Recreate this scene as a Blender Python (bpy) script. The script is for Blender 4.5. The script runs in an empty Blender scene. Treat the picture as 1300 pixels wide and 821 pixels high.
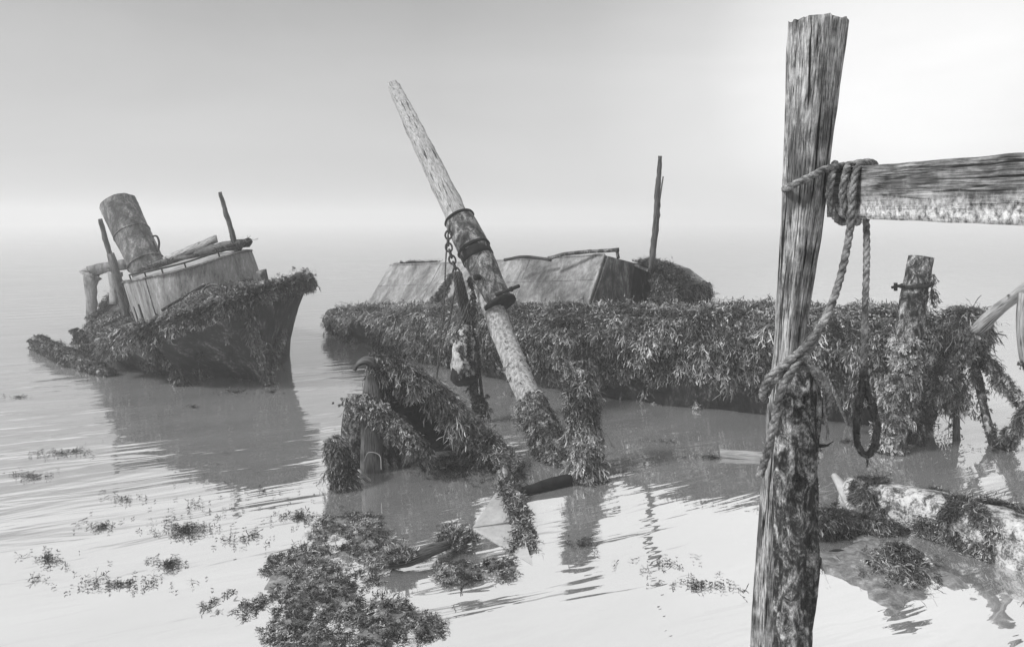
import bpy, math, random
import numpy as np
from mathutils import Vector, Matrix, noise as mn
random.seed(5)
RNG = np.random.default_rng(11)
R = math.radians
scene = bpy.context.scene
COL = scene.collection

# ------------------------------------------------------------------ camera
F = 900.0; H = 2.8; PITCH = math.atan(85 / F)
cam_d = bpy.data.cameras.new('camera'); cam = bpy.data.objects.new('camera', cam_d); COL.objects.link(cam)
cam_d.sensor_width = 36; cam_d.lens = 36 * F / 1300; cam_d.shift_y = -45.5 / 1300
cam_d.clip_start = 0.05; cam_d.clip_end = 3000
cam.location = (0, 0, H); cam.rotation_euler = (math.pi / 2 - PITCH, 0, 0)
scene.camera = cam
cp, sp = math.cos(PITCH), math.sin(PITCH)

def ray(x, y):
    u = (x - 650) / F; v = (365 - y) / F
    return np.array([u, cp + v * sp, v * cp - sp])
def P(x, y, D):
    r = ray(x, y); return np.array([0, 0, H]) + r * (D / r[1])
def G(x, y, z=0.0):
    r = ray(x, y); t = (z - H) / r[2]; return np.array([0, 0, H]) + r * t

# ------------------------------------------------------------------ materials
def mat(name):
    m = bpy.data.materials.new(name); m.use_nodes = True
    nt = m.node_tree; return m, nt, nt.nodes['Principled BSDF']
def N(nt, t, **kw):
    n = nt.nodes.new(t)
    for k, v in kw.items():
        if k.startswith('i_'): n.inputs[k[2:].replace('_', ' ')].default_value = v
        else: setattr(n, k, v)
    return n
def ramp(nt, src, stops, interp='LINEAR'):
    r = nt.nodes.new('ShaderNodeValToRGB'); r.color_ramp.interpolation = interp
    e = r.color_ramp.elements
    while len(e) < len(stops): e.new(0.5)
    for el, (p, c) in zip(e, stops): el.position = p; el.color = (c, c, c, 1)
    nt.links.new(src, r.inputs[0]); return r.outputs[0]
def noise(nt, vec, scale, detail=6, rough=0.6, dist=0.0):
    n = N(nt, 'ShaderNodeTexNoise'); n.inputs['Scale'].default_value = scale
    n.inputs['Detail'].default_value = detail; n.inputs['Roughness'].default_value = rough
    n.inputs['Distortion'].default_value = dist
    nt.links.new(vec, n.inputs['Vector']); return n.outputs['Fac']
def mapping(nt, vec, scale=(1, 1, 1), rot=(0, 0, 0), loc=(0, 0, 0)):
    m = N(nt, 'ShaderNodeMapping'); m.inputs['Scale'].default_value = scale
    m.inputs['Rotation'].default_value = rot; m.inputs['Location'].default_value = loc
    nt.links.new(vec, m.inputs['Vector']); return m.outputs[0]
def mix(nt, f, a, b, mode='MIX'):
    m = N(nt, 'ShaderNodeMix', data_type='RGBA', blend_type=mode)
    for s, v in ((m.inputs[0], f), (m.inputs[6], a), (m.inputs[7], b)):
        if isinstance(v, (int, float)): s.default_value = v if s.type == 'VALUE' else (v, v, v, 1)
        else: nt.links.new(v, s)
    return m.outputs[2]
def bump(nt, bs, h, strength=0.5, dist=0.01):
    b = N(nt, 'ShaderNodeBump'); b.inputs['Strength'].default_value = strength; b.inputs['Distance'].default_value = dist
    nt.links.new(h, b.inputs['Height']); nt.links.new(b.outputs[0], bs.inputs['Normal'])

def wood(name, lo, hi, patch=0.5, fine=1.0, rough=0.85, blot=(.4, .6), blotc=.04):
    m, nt, b = mat(name)
    uv = N(nt, 'ShaderNodeUVMap', uv_map='UVMap').outputs[0]
    oc = N(nt, 'ShaderNodeTexCoord').outputs['Object']
    g = noise(nt, mapping(nt, uv, (100 * fine, 6 * fine, 1)), 1.0, 7, .65, .3)
    g2 = noise(nt, mapping(nt, uv, (34 * fine, 1.5 * fine, 1)), 1.0, 4, .6, .5)
    p = mix(nt, .45, noise(nt, mapping(nt, uv, (11, 2.2, 1)), 1.0, 10, .75), noise(nt, oc, 3.2 * fine, 8, .7))
    c = ramp(nt, g, [(.36, lo), (.52, (lo + hi) * .55), (.68, hi)])
    crack = ramp(nt, g2, [(.36, 0.0), (.43, 1.0)])
    c = mix(nt, crack, c, c) if False else mix(nt, crack, lo * .25, c)
    pm = ramp(nt, p, [(blot[0], patch), (blot[1], 0.0)])
    c = mix(nt, pm, c, mix(nt, 1.0, c, .16, 'MULTIPLY'))
    nt.links.new(c, b.inputs['Base Color']); b.inputs['Roughness'].default_value = rough; b.inputs['Specular IOR Level'].default_value = .2
    hh = mix(nt, .5, g, crack)
    bump(nt, b, hh, .9, .012); return m
def mottled(name, stops, scale=6.0, rough=.8, bumpd=.02, dist=.6, streak=1.0, spec=.25):
    m, nt, b = mat(name)
    oc = mapping(nt, N(nt, 'ShaderNodeTexCoord').outputs['Object'], (1, 1, streak))
    n1 = noise(nt, oc, scale, 9, .7, dist); n2 = noise(nt, oc, scale * 7, 5, .7)
    f = mix(nt, .3, n1, n2)
    nt.links.new(ramp(nt, f, stops), b.inputs['Base Color']); b.inputs['Roughness'].default_value = rough
    b.inputs['Specular IOR Level'].default_value = spec
    bump(nt, b, f, .8, bumpd); return m

M = {}
M['post'] = wood('weathered_timber', .025, .52, .9, 1.4, .85, (.45, .55), .02)
M['beam'] = wood('beam_timber', .10, .5, .9, .9, .85, (.42, .55), .05)
def bleach(m):
    nt = m.node_tree; b = nt.nodes['Principled BSDF']; src = b.inputs['Base Color'].links[0].from_socket
    oc = N(nt, 'ShaderNodeTexCoord').outputs['Object']; sx = N(nt, 'ShaderNodeSeparateXYZ'); nt.links.new(oc, sx.inputs[0])
    n1 = mix(nt, .5, noise(nt, mapping(nt, oc, (3, 3, 2)), 1.0, 4, .6), noise(nt, mapping(nt, oc, (22, 22, 7)), 1.0, 8, .8, .4))
    a = N(nt, 'ShaderNodeMath', operation='MULTIPLY_ADD'); nt.links.new(sx.outputs['Z'], a.inputs[0]); a.inputs[1].default_value = -4.0; nt.links.new(n1, a.inputs[2])
    f = ramp(nt, a.outputs[0], [(.0, 0), (.36, .9)]); w_ = ramp(nt, noise(nt, oc, 38, 5, .7), [(.36, .06), (.48, .3), (.62, .6)])
    nt.links.new(mix(nt, f, src, w_), b.inputs['Base Color'])
M['bleached'] = wood('bleached_beam', .05, .42, .9, .9, .85, (.44, .58), .03); bleach(M['bleached'])
M['pole'] = wood('pale_timber', .10, .40, .4, .8, .85, (.35, .5), .1)
M['darkwood'] = wood('wet_timber', .02, .16, .5, 1.2, .6)
M['stump'] = mottled('barnacled_timber', [(.43, .006), (.49, .03), (.55, .15), (.66, .5)], 13, .75, .03, .9, .6)
M['sleeve'] = mottled('rusted_pipe', [(.42, .015), (.5, .06), (.57, .2), (.68, .45)], 10, .8, .012, .6, .5)
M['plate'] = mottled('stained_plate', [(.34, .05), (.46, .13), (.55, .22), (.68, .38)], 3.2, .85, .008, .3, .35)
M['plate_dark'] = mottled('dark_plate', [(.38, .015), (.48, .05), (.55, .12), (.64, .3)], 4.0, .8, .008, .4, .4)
M['tug_plate'] = mottled('tug_plate', [(.36, .03), (.46, .13), (.56, .22), (.68, .40)], 5, .85, .01, .3, .3)
M['roof'] = mottled('roof_plate', [(.34, .08), (.5, .18), (.66, .32)], 2.0, .85, .006, .3)
M['hull'] = mottled('hull_plate', [(.40, .006), (.52, .02), (.58, .06), (.66, .28)], 4.0, .65, .02, .6, .35, .15)
M['black'] = mottled('black_timber', [(.4, .006), (.6, .02)], 5, .8, .01, .6, 1.0, .15)
M['mud'] = mottled('mud', [(.38, .05), (.5, .14), (.62, .28)], 9.0, .5, .02)
M['palelog'] = mottled('silted_log', [(.42, .03), (.48, .16), (.53, .36), (.66, .5)], 9.0, .75, .02, .4)
M['sheet'] = mottled('pale_sheet', [(.35, .2), (.5, .3), (.65, .38)], 3.0, .55, .006)
M['barnacle'] = mottled('barnacled_spar', [(.38, .07), (.47, .18), (.55, .30), (.68, .5)], 26, .85, .01, .3, .5)
M['rope'] = mottled('old_rope', [(.38, .02), (.5, .10), (.62, .28)], 16, .9, .006)
M['ropedark'] = mottled('wet_rope', [(.35, .012), (.55, .05), (.7, .14)], 14, .8, .006)
M['bagpale'] = mottled('faded_canvas', [(.4, .1), (.5, .3), (.6, .5)], 9, .9, .02)

def weed_mat(name, stops, rough=.5):
    m, nt, b = mat(name)
    a = N(nt, 'ShaderNodeAttribute', attribute_name='tone').outputs['Fac']
    nt.links.new(ramp(nt, a, stops), b.inputs['Base Color'])
    b.inputs['Roughness'].default_value = rough; b.inputs['Specular IOR Level'].default_value = .3
    return m
M['weed'] = weed_mat('bladderwrack', [(0, .004), (.4, .02), (.7, .12), (1, .42)], .42)
M['weeddark'] = weed_mat('wet_bladderwrack', [(0, .004), (.5, .014), (.85, .10), (1, .26)], .38)

# water
def water_mat():
    m, nt, b = mat('estuary_water')
    oc = N(nt, 'ShaderNodeTexCoord').outputs['Object']
    rot = mapping(nt, oc, (1, 1, 1), (0, 0, R(-24)))
    a = noise(nt, mapping(nt, rot, (.5, 2.6, 1)), 1.0, 3, .5, .6)
    c = noise(nt, mapping(nt, rot, (2.2, 8, 1), (0, 0, .3)), 1.0, 2, .5, .3)
    big = noise(nt, mapping(nt, oc, (.16, .3, 1)), 1.0, 2, .5)
    cal = ramp(nt, big, [(.38, .25), (.62, 1.0)])
    h = mix(nt, .10, a, c)
    h = mix(nt, cal, .5, h)
    col = ramp(nt, noise(nt, mapping(nt, rot, (.5, 1.6, 1)), 1.0, 5, .6), [(.3, .16), (.7, .21)])
    nt.links.new(col, b.inputs['Base Color'])
    b.inputs['Roughness'].default_value = .02; b.inputs['IOR'].default_value = 7.0
    bump(nt, b, h, 1.0, .034)
    return m
M['water'] = water_mat()

# ------------------------------------------------------------------ mesh plumbing
def tag(o, label=None, cat=None, group=None, kind=None):
    if label: o['label'] = label
    if cat: o['category'] = cat
    if group: o['group'] = group
    if kind: o['kind'] = kind
    return o
def empty(name, loc, label, cat, group=None):
    o = bpy.data.objects.new(name, None); COL.objects.link(o); o.location = tuple(map(float, loc)); o.empty_display_size = .2
    return tag(o, label, cat, group)
class MB:
    def __init__(s): s.v = []; s.f = []; s.uv = []; s.n = 0
    def add(s, v, f, uv=None):
        v = np.asarray(v, float).reshape(-1, 3)
        s.f += [tuple(i + s.n for i in q) for q in f]
        s.v.append(v); s.uv.append(np.zeros((len(v), 2)) if uv is None else np.asarray(uv, float)); s.n += len(v)
        return s
    def build(s, name, m, parent=None, smooth=True, origin=None):
        v = np.concatenate(s.v); uv = np.concatenate(s.uv)
        if origin is None: origin = (0, 0, 0)
        off = np.array(parent.location if parent is not None else origin, float)
        me = bpy.data.meshes.new(name); me.from_pydata((v - off).tolist(), [], s.f); me.materials.append(m)
        ul = me.uv_layers.new(name='UVMap'); li = np.zeros(len(me.loops), int); me.loops.foreach_get('vertex_index', li)
        ul.data.foreach_set('uv', uv[li].astype(np.float32).ravel())
        if smooth: me.polygons.foreach_set('use_smooth', [True] * len(me.polygons))
        me.update()
        o = bpy.data.objects.new(name, me); COL.objects.link(o)
        if parent is not None: o.parent = parent
        else: o.location = tuple(off)
        return o
def smoothpath(pts, n):
    pts = np.asarray(pts, float); k = len(pts)
    if k == 2: return pts[0] + (pts[1] - pts[0]) * np.linspace(0, 1, n)[:, None]
    e = np.vstack([2 * pts[0] - pts[1], pts, 2 * pts[-1] - pts[-2]]); out = []
    for t in np.linspace(0, k - 1 - 1e-9, n):
        i = int(t); u = t - i; a, b, c, d = e[i], e[i + 1], e[i + 2], e[i + 3]
        out.append(.5 * (2 * b + (c - a) * u + (2 * a - 5 * b + 4 * c - d) * u * u + (3 * b - a - 3 * c + d) * u ** 3))
    return np.array(out)
def frames(p, up=(0, 1, 0)):
    t = np.gradient(p, axis=0); t /= np.linalg.norm(t, axis=1)[:, None] + 1e-12
    n = np.array(up, float); out = []
    for i in range(len(p)):
        n = n - t[i] * n.dot(t[i])
        if np.linalg.norm(n) < 1e-4: n = np.cross(t[i], (1, .3, .2))
        n /= np.linalg.norm(n); out.append((n, np.cross(t[i], n)))
    return t, out
def tubegrid(pts, rad, n=24, k=16, sq=2.0, aspect=1.0, rot=0, rough=0, groove=0, seed=0, up=(0, 1, 0), rs=6.0):
    """grid (n,k,3) round a path; sq>2 makes the section squarer; rough/groove displace it"""
    p = smoothpath(pts, n); rr = np.interp(np.linspace(0, 1, n), np.linspace(0, 1, len(np.atleast_1d(rad))), np.atleast_1d(rad)) if np.ndim(rad) else np.full(n, rad)
    t, fr = frames(p, up); g = np.zeros((n, k, 3)); L = np.concatenate([[0], np.cumsum(np.linalg.norm(np.diff(p, axis=0), axis=1))])
    for i in range(n):
        a, b = fr[i]
        for j in range(k):
            th = 2 * math.pi * j / k; c, s_ = math.cos(th), math.sin(th)
            q = (abs(c) ** sq + abs(s_) ** sq) ** (-1 / sq)
            r = rr[i] * q
            if rough: r += rough * mn.fractal(Vector((c * 1.2 + seed, s_ * 1.2, L[i] * rs * .25)) * 1.6, 1.0, 2.0, 4)
            if groove: r -= groove * max(0, mn.noise(Vector((c * 5 + seed, s_ * 5, L[i] * .9))) ) * 2
            c2, s2 = math.cos(th + rot), math.sin(th + rot)
            g[i, j] = p[i] + a * c2 * r + b * s2 * r * aspect
    return g, L
def addgrid(mb, g, L=None, closed=True, caps=True, r=1.0):
    n, k = g.shape[:2]; f = []
    kk = k if closed else k - 1
    for i in range(n - 1):
        for j in range(kk):
            j2 = (j + 1) % k; f.append((i * k + j, i * k + j2, (i + 1) * k + j2, (i + 1) * k + j))
    if caps and closed: f.append(tuple(range(k - 1, -1, -1))); f.append(tuple((n - 1) * k + j for j in range(k)))
    if L is None: L = np.linspace(0, 1, n)
    per = np.linalg.norm(g[0] - np.roll(g[0], 1, axis=0), axis=1).sum() if closed else np.linalg.norm(np.diff(g[0], axis=0), axis=1).sum()
    U = np.abs(np.linspace(-1, 1, k, endpoint=not closed)) * per / 2 if closed else np.linspace(0, per, k)
    uv = np.stack(np.meshgrid(L, U, indexing='ij'), -1)[..., ::-1].reshape(-1, 2)
    mb.add(g.reshape(-1, 3), f, uv); return mb
def tube(mb, pts, rad, **kw):
    g, L = tubegrid(pts, rad, **kw); addgrid(mb, g, L); return g
def board(mb, pts, w, th, up=(0, 0, 1), n=12, warp=0, seed=0):
    """a plank: w along up-direction, th across"""
    p = smoothpath(pts, n); t = np.gradient(p, axis=0); t /= np.linalg.norm(t, axis=1)[:, None]
    ws = np.interp(np.linspace(0, 1, n), np.linspace(0, 1, len(np.atleast_1d(w))), np.atleast_1d(w))
    rows = []
    for i in range(n):
        a = np.array(up, float); a -= t[i] * a.dot(t[i]); a /= np.linalg.norm(a); b = np.cross(t[i], a)
        e = warp * mn.noise(Vector((i * .7 + seed, seed, 0)))
        rows.append([p[i] + a * (ws[i] / 2 + e) + b * th / 2, p[i] + a * (ws[i] / 2 + e) - b * th / 2,
                     p[i] - a * ws[i] / 2 - b * th / 2, p[i] - a * ws[i] / 2 + b * th / 2])
    g = np.array(rows); L = np.concatenate([[0], np.cumsum(np.linalg.norm(np.diff(p, axis=0), axis=1))])
    addgrid(mb, g, L); return g
def rope_mb(mb, pts, r, pitch=None, n=None, strands=3):
    pts = np.asarray(pts, float); Lr = np.linalg.norm(np.diff(pts, axis=0), axis=1).sum()
    pitch = pitch or r * 7; n = n or max(12, int(Lr / (pitch / 7)))
    p = smoothpath(pts, n); t, fr = frames(p); L = np.concatenate([[0], np.cumsum(np.linalg.norm(np.diff(p, axis=0), axis=1))])
    for s_ in range(strands):
        ph = 2 * math.pi * s_ / strands
        q = np.array([p[i] + (fr[i][0] * math.cos(ph + 2 * math.pi * L[i] / pitch) + fr[i][1] * math.sin(ph + 2 * math.pi * L[i] / pitch)) * r * .5 for i in range(n)])
        g, l2 = tubegrid(q, r * .56, n=n, k=7); addgrid(mb, g, l2)

# ------------------------------------------------------------------ seaweed
def sample_grid(g, n, closed=False, keep=None, flip=1, rng=RNG):
    """random points and normals on a grid surface"""
    if closed: g = np.concatenate([g, g[:, :1]], axis=1)
    a = g[:-1, :-1]; b = g[1:, :-1]; c = g[:-1, 1:]; d = g[1:, 1:]
    nr = np.cross(b - a, c - a) + np.cross(d - c, d - b); ar = np.linalg.norm(nr, axis=2)
    pr = (ar / ar.sum()).ravel(); idx = rng.choice(len(pr), n, p=pr); i, j = np.unravel_index(idx, ar.shape)
    u = rng.random((n, 1)); v = rng.random((n, 1))
    p = a[i, j] * (1 - u) * (1 - v) + b[i, j] * u * (1 - v) + c[i, j] * (1 - u) * v + d[i, j] * u * v
    nn = nr[i, j] / (ar[i, j][:, None] + 1e-12) * flip
    if keep is not None:
        k = np.array([keep(q, m_) for q, m_ in zip(p, nn)]); p, nn = p[k], nn[k]
    return p, nn
def unit(a): return a / (np.linalg.norm(a, axis=-1, keepdims=True) + 1e-12)
def patchy(scale, thr, seed=0):
    return lambda q, m_: mn.fractal(Vector((q[0] * scale + seed, q[1] * scale, q[2] * scale)), 1, 2, 3) > thr
def strands(root, nrm, L, W, tone, segs, grav, spread, lift, rng, d0=None, zmin=.004, nb=.35):
    n = len(root)
    d = unit(nrm * nb + rng.normal(size=(n, 3)) * spread) if d0 is None else d0
    p = root + nrm * rng.random((n, 1)) * lift * .4; pts = [p]; dirs = [d]
    for s_ in range(segs):
        d = unit(d + np.array([0, 0, -1]) * grav + rng.normal(size=(n, 3)) * .34)
        p = p + d * (L / segs)[:, None]
        h = ((p - root) * nrm).sum(1); mc = lift * (.3 + rng.random(n))
        p = p + nrm * np.maximum(0, mc - h)[:, None]
        p[:, 2] = np.maximum(p[:, 2], zmin + rng.random(n) * .012)
        pts.append(p); dirs.append(d)
    pts = np.stack(pts, 1); dirs = np.stack(dirs, 1)
    sv = unit(np.cross(dirs, (nrm + rng.normal(size=(n, 3)) * .45)[:, None, :]))
    prof = np.array([.5, .8, 1.1, .7, 1.25, .8, 1.3, .7])[:segs + 1].copy(); prof[-2] = 1.35; prof[-1] = .7
    w = (W[:, None] * .72 * prof[None, :])[..., None] * .5
    v = np.stack([pts - sv * w, pts + sv * w], 2)       # n, segs+1, 2, 3
    return v, pts, dirs, tone
def weed(name, sets, m, parent=None, origin=None, seed=1, kind=None, zmin=.004):
    """sets: list of (points, normals, dict(L,W,blades,grav,spread,lift,segs,tone))"""
    rng = np.random.default_rng(seed); V = []; T = []; FI = []; base = 0
    for pts, nr, o in sets:
        if len(pts) == 0: continue
        B = int(o.get('blades', 6) * 1.9); L0 = o['L'] * .7; segs = o.get('segs', 5)
        tt = np.clip(rng.normal(o.get('tone', .5), o.get('tvar', .2), len(pts)), 0, 1)
        tt = np.clip(tt + np.array([.28 * mn.noise(Vector(q * 2.3)) for q in pts]), 0, 1)
        ls = L0 * np.clip(np.exp(rng.normal(-.1, .42, len(pts))), .3, 2.2)
        # clumping: long tufts in patches
        ls *= np.array([.75 + .7 * max(-.5, mn.noise(Vector(q * 3.1 / max(L0 * 4, .3)))) for q in pts])
        r = np.repeat(pts, B, 0); nn = np.repeat(nr, B, 0); n = len(r)
        r = r + rng.normal(size=r.shape) * L0 * .06
        L = np.repeat(ls, B) * (.5 + .7 * rng.random(n)); W = o['W'] * .62 * (.5 + 1.0 * rng.random(n))
        tn = np.clip(np.repeat(tt, B) + rng.normal(size=n) * .09, 0, 1)
        v, p, d, _ = strands(r, nn, L, W, tn, segs, o.get('grav', .5), o.get('spread', .5), o.get('lift', .02) * .75, rng, zmin=zmin, nb=o.get('nb', .35))
        vs = [(v, tn, segs)]
        if o.get('fork', True):
            i = min(2, segs - 1); d2 = unit(d[:, i] + rng.normal(size=(n, 3)) * .6)
            v2, _, _, _ = strands(p[:, i], nn, L * .55, W * .9, tn, 3, o.get('grav', .5) * .7, 0, 0, rng, d0=d2, zmin=zmin); vs.append((v2, tn, 3))
            i = segs - 1; d2 = unit(d[:, i] + rng.normal(size=(n, 3)) * .8)
            v2, _, _, _ = strands(p[:, i], nn, L * .32, W * 1.15, tn, 2, o.get('grav', .5) * .5, 0, 0, rng, d0=d2, zmin=zmin); vs.append((v2, np.clip(tn + .12, 0, 1), 2))
        for v, tn_, sg in vs:
            n_ = len(v); V.append(v.reshape(-1, 3)); T.append(np.repeat(tn_, (sg + 1) * 2))
            k = np.arange(n_)[:, None] * (sg + 1) * 2 + np.arange(sg)[None, :] * 2 + base
            FI.append(np.stack([k, k + 1, k + 3, k + 2], -1).reshape(-1, 4)); base += n_ * (sg + 1) * 2
    V = np.concatenate(V); T = np.concatenate(T); Fq = np.concatenate(FI)
    off = np.array(parent.location if parent is not None else (origin if origin is not None else (0, 0, 0)), float)
    me = bpy.data.meshes.new(name); me.vertices.add(len(V)); me.vertices.foreach_set('co', (V - off).astype(np.float32).ravel())
    me.loops.add(Fq.size); me.loops.foreach_set('vertex_index', Fq.astype(np.int32).ravel())
    me.polygons.add(len(Fq)); me.polygons.foreach_set('loop_start', np.arange(0, Fq.size, 4, dtype=np.int32))
    me.polygons.foreach_set('use_smooth', np.ones(len(Fq), bool))
    at = me.attributes.new('tone', 'FLOAT', 'POINT'); at.data.foreach_set('value', T.astype(np.float32))
    me.materials.append(m); me.update(calc_edges=True)
    o = bpy.data.objects.new(name, me); COL.objects.link(o)
    if parent is not None: o.parent = parent
    else: o.location = tuple(off)
    o['kind'] = 'stuff'
    return o

# ------------------------------------------------------------------ world, sun, haze
SUN_EL, SUN_AZ = 42, -70      # sun to the left, slightly behind the camera plane
sd = Vector((math.sin(R(-112)) * math.cos(R(SUN_EL)), math.cos(R(-112)) * math.cos(R(SUN_EL)), math.sin(R(SUN_EL))))
w = bpy.data.worlds.new('World'); scene.world = w; w.use_nodes = True; nt = w.node_tree
bg = nt.nodes['Background']; bg.inputs['Strength'].default_value = .1
sky = N(nt, 'ShaderNodeTexSky', sky_type='NISHITA', sun_disc=False); sky.sun_elevation = R(SUN_EL); sky.sun_rotation = R(-112)
sky.air_density = 1.0; sky.dust_density = 6.0
bw = N(nt, 'ShaderNodeRGBToBW'); nt.links.new(sky.outputs[0], bw.inputs[0])
tc = N(nt, 'ShaderNodeTexCoord').outputs['Generated']
gd = ray(1165, 70); gd = gd / np.linalg.norm(gd)
dp = N(nt, 'ShaderNodeVectorMath', operation='DOT_PRODUCT'); nt.links.new(tc, dp.inputs[0]); dp.inputs[1].default_value = tuple(gd)
glow = ramp(nt, dp.outputs['Value'], [(.0, .0), (.82, .0), (.92, .08), (.97, .21), (.998, .47)])
sx = N(nt, 'ShaderNodeSeparateXYZ'); nt.links.new(tc, sx.inputs[0])
vert = ramp(nt, sx.outputs['Z'], [(0.0, .54), (.10, .54), (.20, .49), (.285, .39), (.36, 1.0), (.6, 1.0), (1.0, .7)])
f1 = mix(nt, 1.0, vert, glow, 'ADD')       # overcast fog brightness
cl_ = ramp(nt, noise(nt, mapping(nt, tc, (1.2, 1.2, 5)), 1.6, 5, .55, .5), [(.3, 9.9), (.7, 11.0)])
f1 = mix(nt, 1.0, f1, cl_, 'MULTIPLY')
allc = mix(nt, .9, bw.outputs[0], f1)
nt.links.new(allc, bg.inputs['Color'])

ld = bpy.data.lights.new('sun', 'SUN'); lo = bpy.data.objects.new('sun', ld); COL.objects.link(lo)
ld.energy = 4.2; ld.angle = R(11); ld.color = (1, 1, 1)
lo.location = (-20, -8, 20); lo.rotation_euler = sd.to_track_quat('Z', 'Y').to_euler()

def haze():
    mb = MB(); x0, x1, y0, y1, z0, z1 = -255, 255, -12, 505, -2.2, 9
    v = [(x, y, z) for z in (z0, z1) for x, y in ((x0, y0), (x1, y0), (x1, y1), (x0, y1))]
    mb.add(v, [(3, 2, 1, 0), (4, 5, 6, 7), (0, 1, 5, 4), (1, 2, 6, 5), (2, 3, 7, 6), (3, 0, 4, 7)])
    m = bpy.data.materials.new('haze'); m.use_nodes = True; t = m.node_tree
    t.nodes.remove(t.nodes['Principled BSDF'])
    pv = t.nodes.new('ShaderNodeVolumePrincipled'); pv.inputs['Color'].default_value = (.70, .70, .70, 1)
    pv.inputs['Density'].default_value = .0055; pv.inputs['Anisotropy'].default_value = .2
    t.links.new(pv.outputs[0], t.nodes['Material Output'].inputs['Volume'])
    o = mb.build('haze', m, smooth=False); tag(o, 'pale sea fog over the water', None, None, 'stuff')
haze()
scene.cycles.volume_bounces = 2; scene.cycles.max_bounces = 6; scene.cycles.diffuse_bounces = 3; scene.cycles.glossy_bounces = 3
scene.cycles.volume_step_rate = 4
scene.cycles.sample_clamp_indirect = 6

# ------------------------------------------------------------------ water and shore
mb = MB(); mb.add([(-250, -10, 0), (250, -10, 0), (250, 500, 0), (-250, 500, 0)], [(0, 1, 2, 3)])
tag(mb.build('water', M['water'], smooth=False), None, None, None, 'structure')

def mound(pix, height, n=46, seed=0, name='mud_bank', m=None, rough=.05, build=True):
    """mound inside a pixel polygon traced on the water plane"""
    poly = np.array([G(x, y)[:2] for x, y in pix]); lo_, hi = poly.min(0), poly.max(0)
    nx = n; ny = n; g = np.zeros((nx, ny, 3))
    def sdist(p):
        inside = False; dm = 1e9
        for i in range(len(poly)):
            a, b = poly[i - 1], poly[i]; ab = b - a; t = max(0, min(1, (p - a).dot(ab) / ab.dot(ab)))
            dm = min(dm, np.linalg.norm(p - a - ab * t))
            if (a[1] > p[1]) != (b[1] > p[1]) and p[0] < (b[0] - a[0]) * (p[1] - a[1]) / (b[1] - a[1]) + a[0]: inside = not inside
        return dm if inside else -dm
    ext = .25
    for i in range(nx):
        for j in range(ny):
            p = np.array([lo_[0] - ext + (hi[0] - lo_[0] + 2 * ext) * i / (nx - 1), lo_[1] - ext + (hi[1] - lo_[1] + 2 * ext) * j / (ny - 1)])
            d = sdist(p) + .10 * mn.fractal(Vector((p[0] * 2 + seed, p[1] * 2, 0)), 1, 2, 3)
            z = -.12 if d < -.3 else height * (1 - math.exp(-max(d, -.3) / .25)) if d > 0 else d * .4
            z += rough * mn.fractal(Vector((p[0] * 3, p[1] * 3 + seed, 1)), 1, 2, 4) * (1 if d > 0 else .3)
            g[i, j] = (p[0], p[1], z - .01)
    if not build: return g, None
    mb = MB(); addgrid(mb, g, closed=False); o = mb.build(name, m or M['mud']); o['kind'] = 'structure'
    return g, o
def above(z=.0): return lambda q, m_: q[2] > z

# floor of weed in the lower left corner
bank, _ = mound([(330, 765), (335, 720), (385, 690), (405, 658), (440, 645), (478, 662), (492, 690), (480, 712), (505, 745), (560, 800), (600, 900), (330, 900), (345, 820), (310, 785), (250, 772), (285, 745)], .025, 60, 3)
p1, n1 = sample_grid(bank, 5200, keep=lambda q, m_: q[2] > -.02 and mn.fractal(Vector((q[0] * 2.2, q[1] * 2.2, 7)), 1, 2, 3) > -.2)
shore, _ = mound([(-60, 790), (120, 772), (300, 752), (520, 745), (600, 757), (760, 768), (940, 760), (1060, 765), (1180, 770), (1400, 790), (1400, 900), (-60, 900)], .08, 60, 9, build=False)
p2, n2 = sample_grid(shore, 13000, keep=lambda q, m_: q[2] > .02 and mn.fractal(Vector((q[0] * 1.3, q[1] * 1.3, 4)), 1, 2, 3) > .27); p2[:, 2] = .01
bank3, _ = mound([(560, 722), (600, 712), (650, 712), (664, 730), (640, 750), (560, 750)], .05, 26, 5)
p3, n3 = sample_grid(bank3, 700, keep=above(-.01))
up = lambda n_: np.tile([0, 0, 1.], (n_, 1))
WL = dict(L=.13, W=.011, blades=5, grav=.5, spread=.9, lift=.02, tone=.45, tvar=.3, nb=.03)
sb = weed('seaweed_bank', [(p1, n1, WL), (p3, n3, WL)], M['weed'], seed=3, kind='stuff')
tag(sb, 'matted bladderwrack piled on the mud along the near shore')
# drifting scraps
drift = [(235, 672, 42, 16, 210), (75, 575, 55, 6, 60), (95, 572, 25, 4, 40), (40, 603, 45, 6, 70), (160, 633, 28, 8, 26), (130, 668, 26, 8, 45), (22, 504, 22, 3, 45),
         (215, 715, 22, 10, 70), (60, 708, 40, 14, 50), (335, 624, 18, 7, 18), (300, 497, 26, 6, 90), (345, 497, 14, 4, 40), (245, 516, 12, 3, 30),
         (380, 655, 40, 14, 90), (560, 688, 10, 4, 20), (740, 690, 28, 10, 60), (650, 690, 12, 25, 70), (905, 580, 20, 4, 60), (1075, 560, 16, 4, 35), (845, 715, 60, 14, 30), (780, 600, 30, 6, 20),
         (150, 740, 120, 14, 110), (320, 680, 60, 20, 60), (1268, 570, 40, 6, 90), (1060, 640, 20, 6, 20), (890, 740, 70, 14, 60), (590, 592, 60, 22, 900), (660, 600, 14, 22, 220), (250, 640, 200, 80, 80), (840, 560, 40, 5, 18)]
pp = []
for cx, cy, rx, ry, n_ in drift:
    for _ in range(n_):
        a = random.uniform(0, 6.283); r_ = random.gauss(0, .5)
        pp.append(G(cx + rx * r_ * math.cos(a), cy + ry * r_ * math.sin(a), .01))
pp = np.array(pp)
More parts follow.
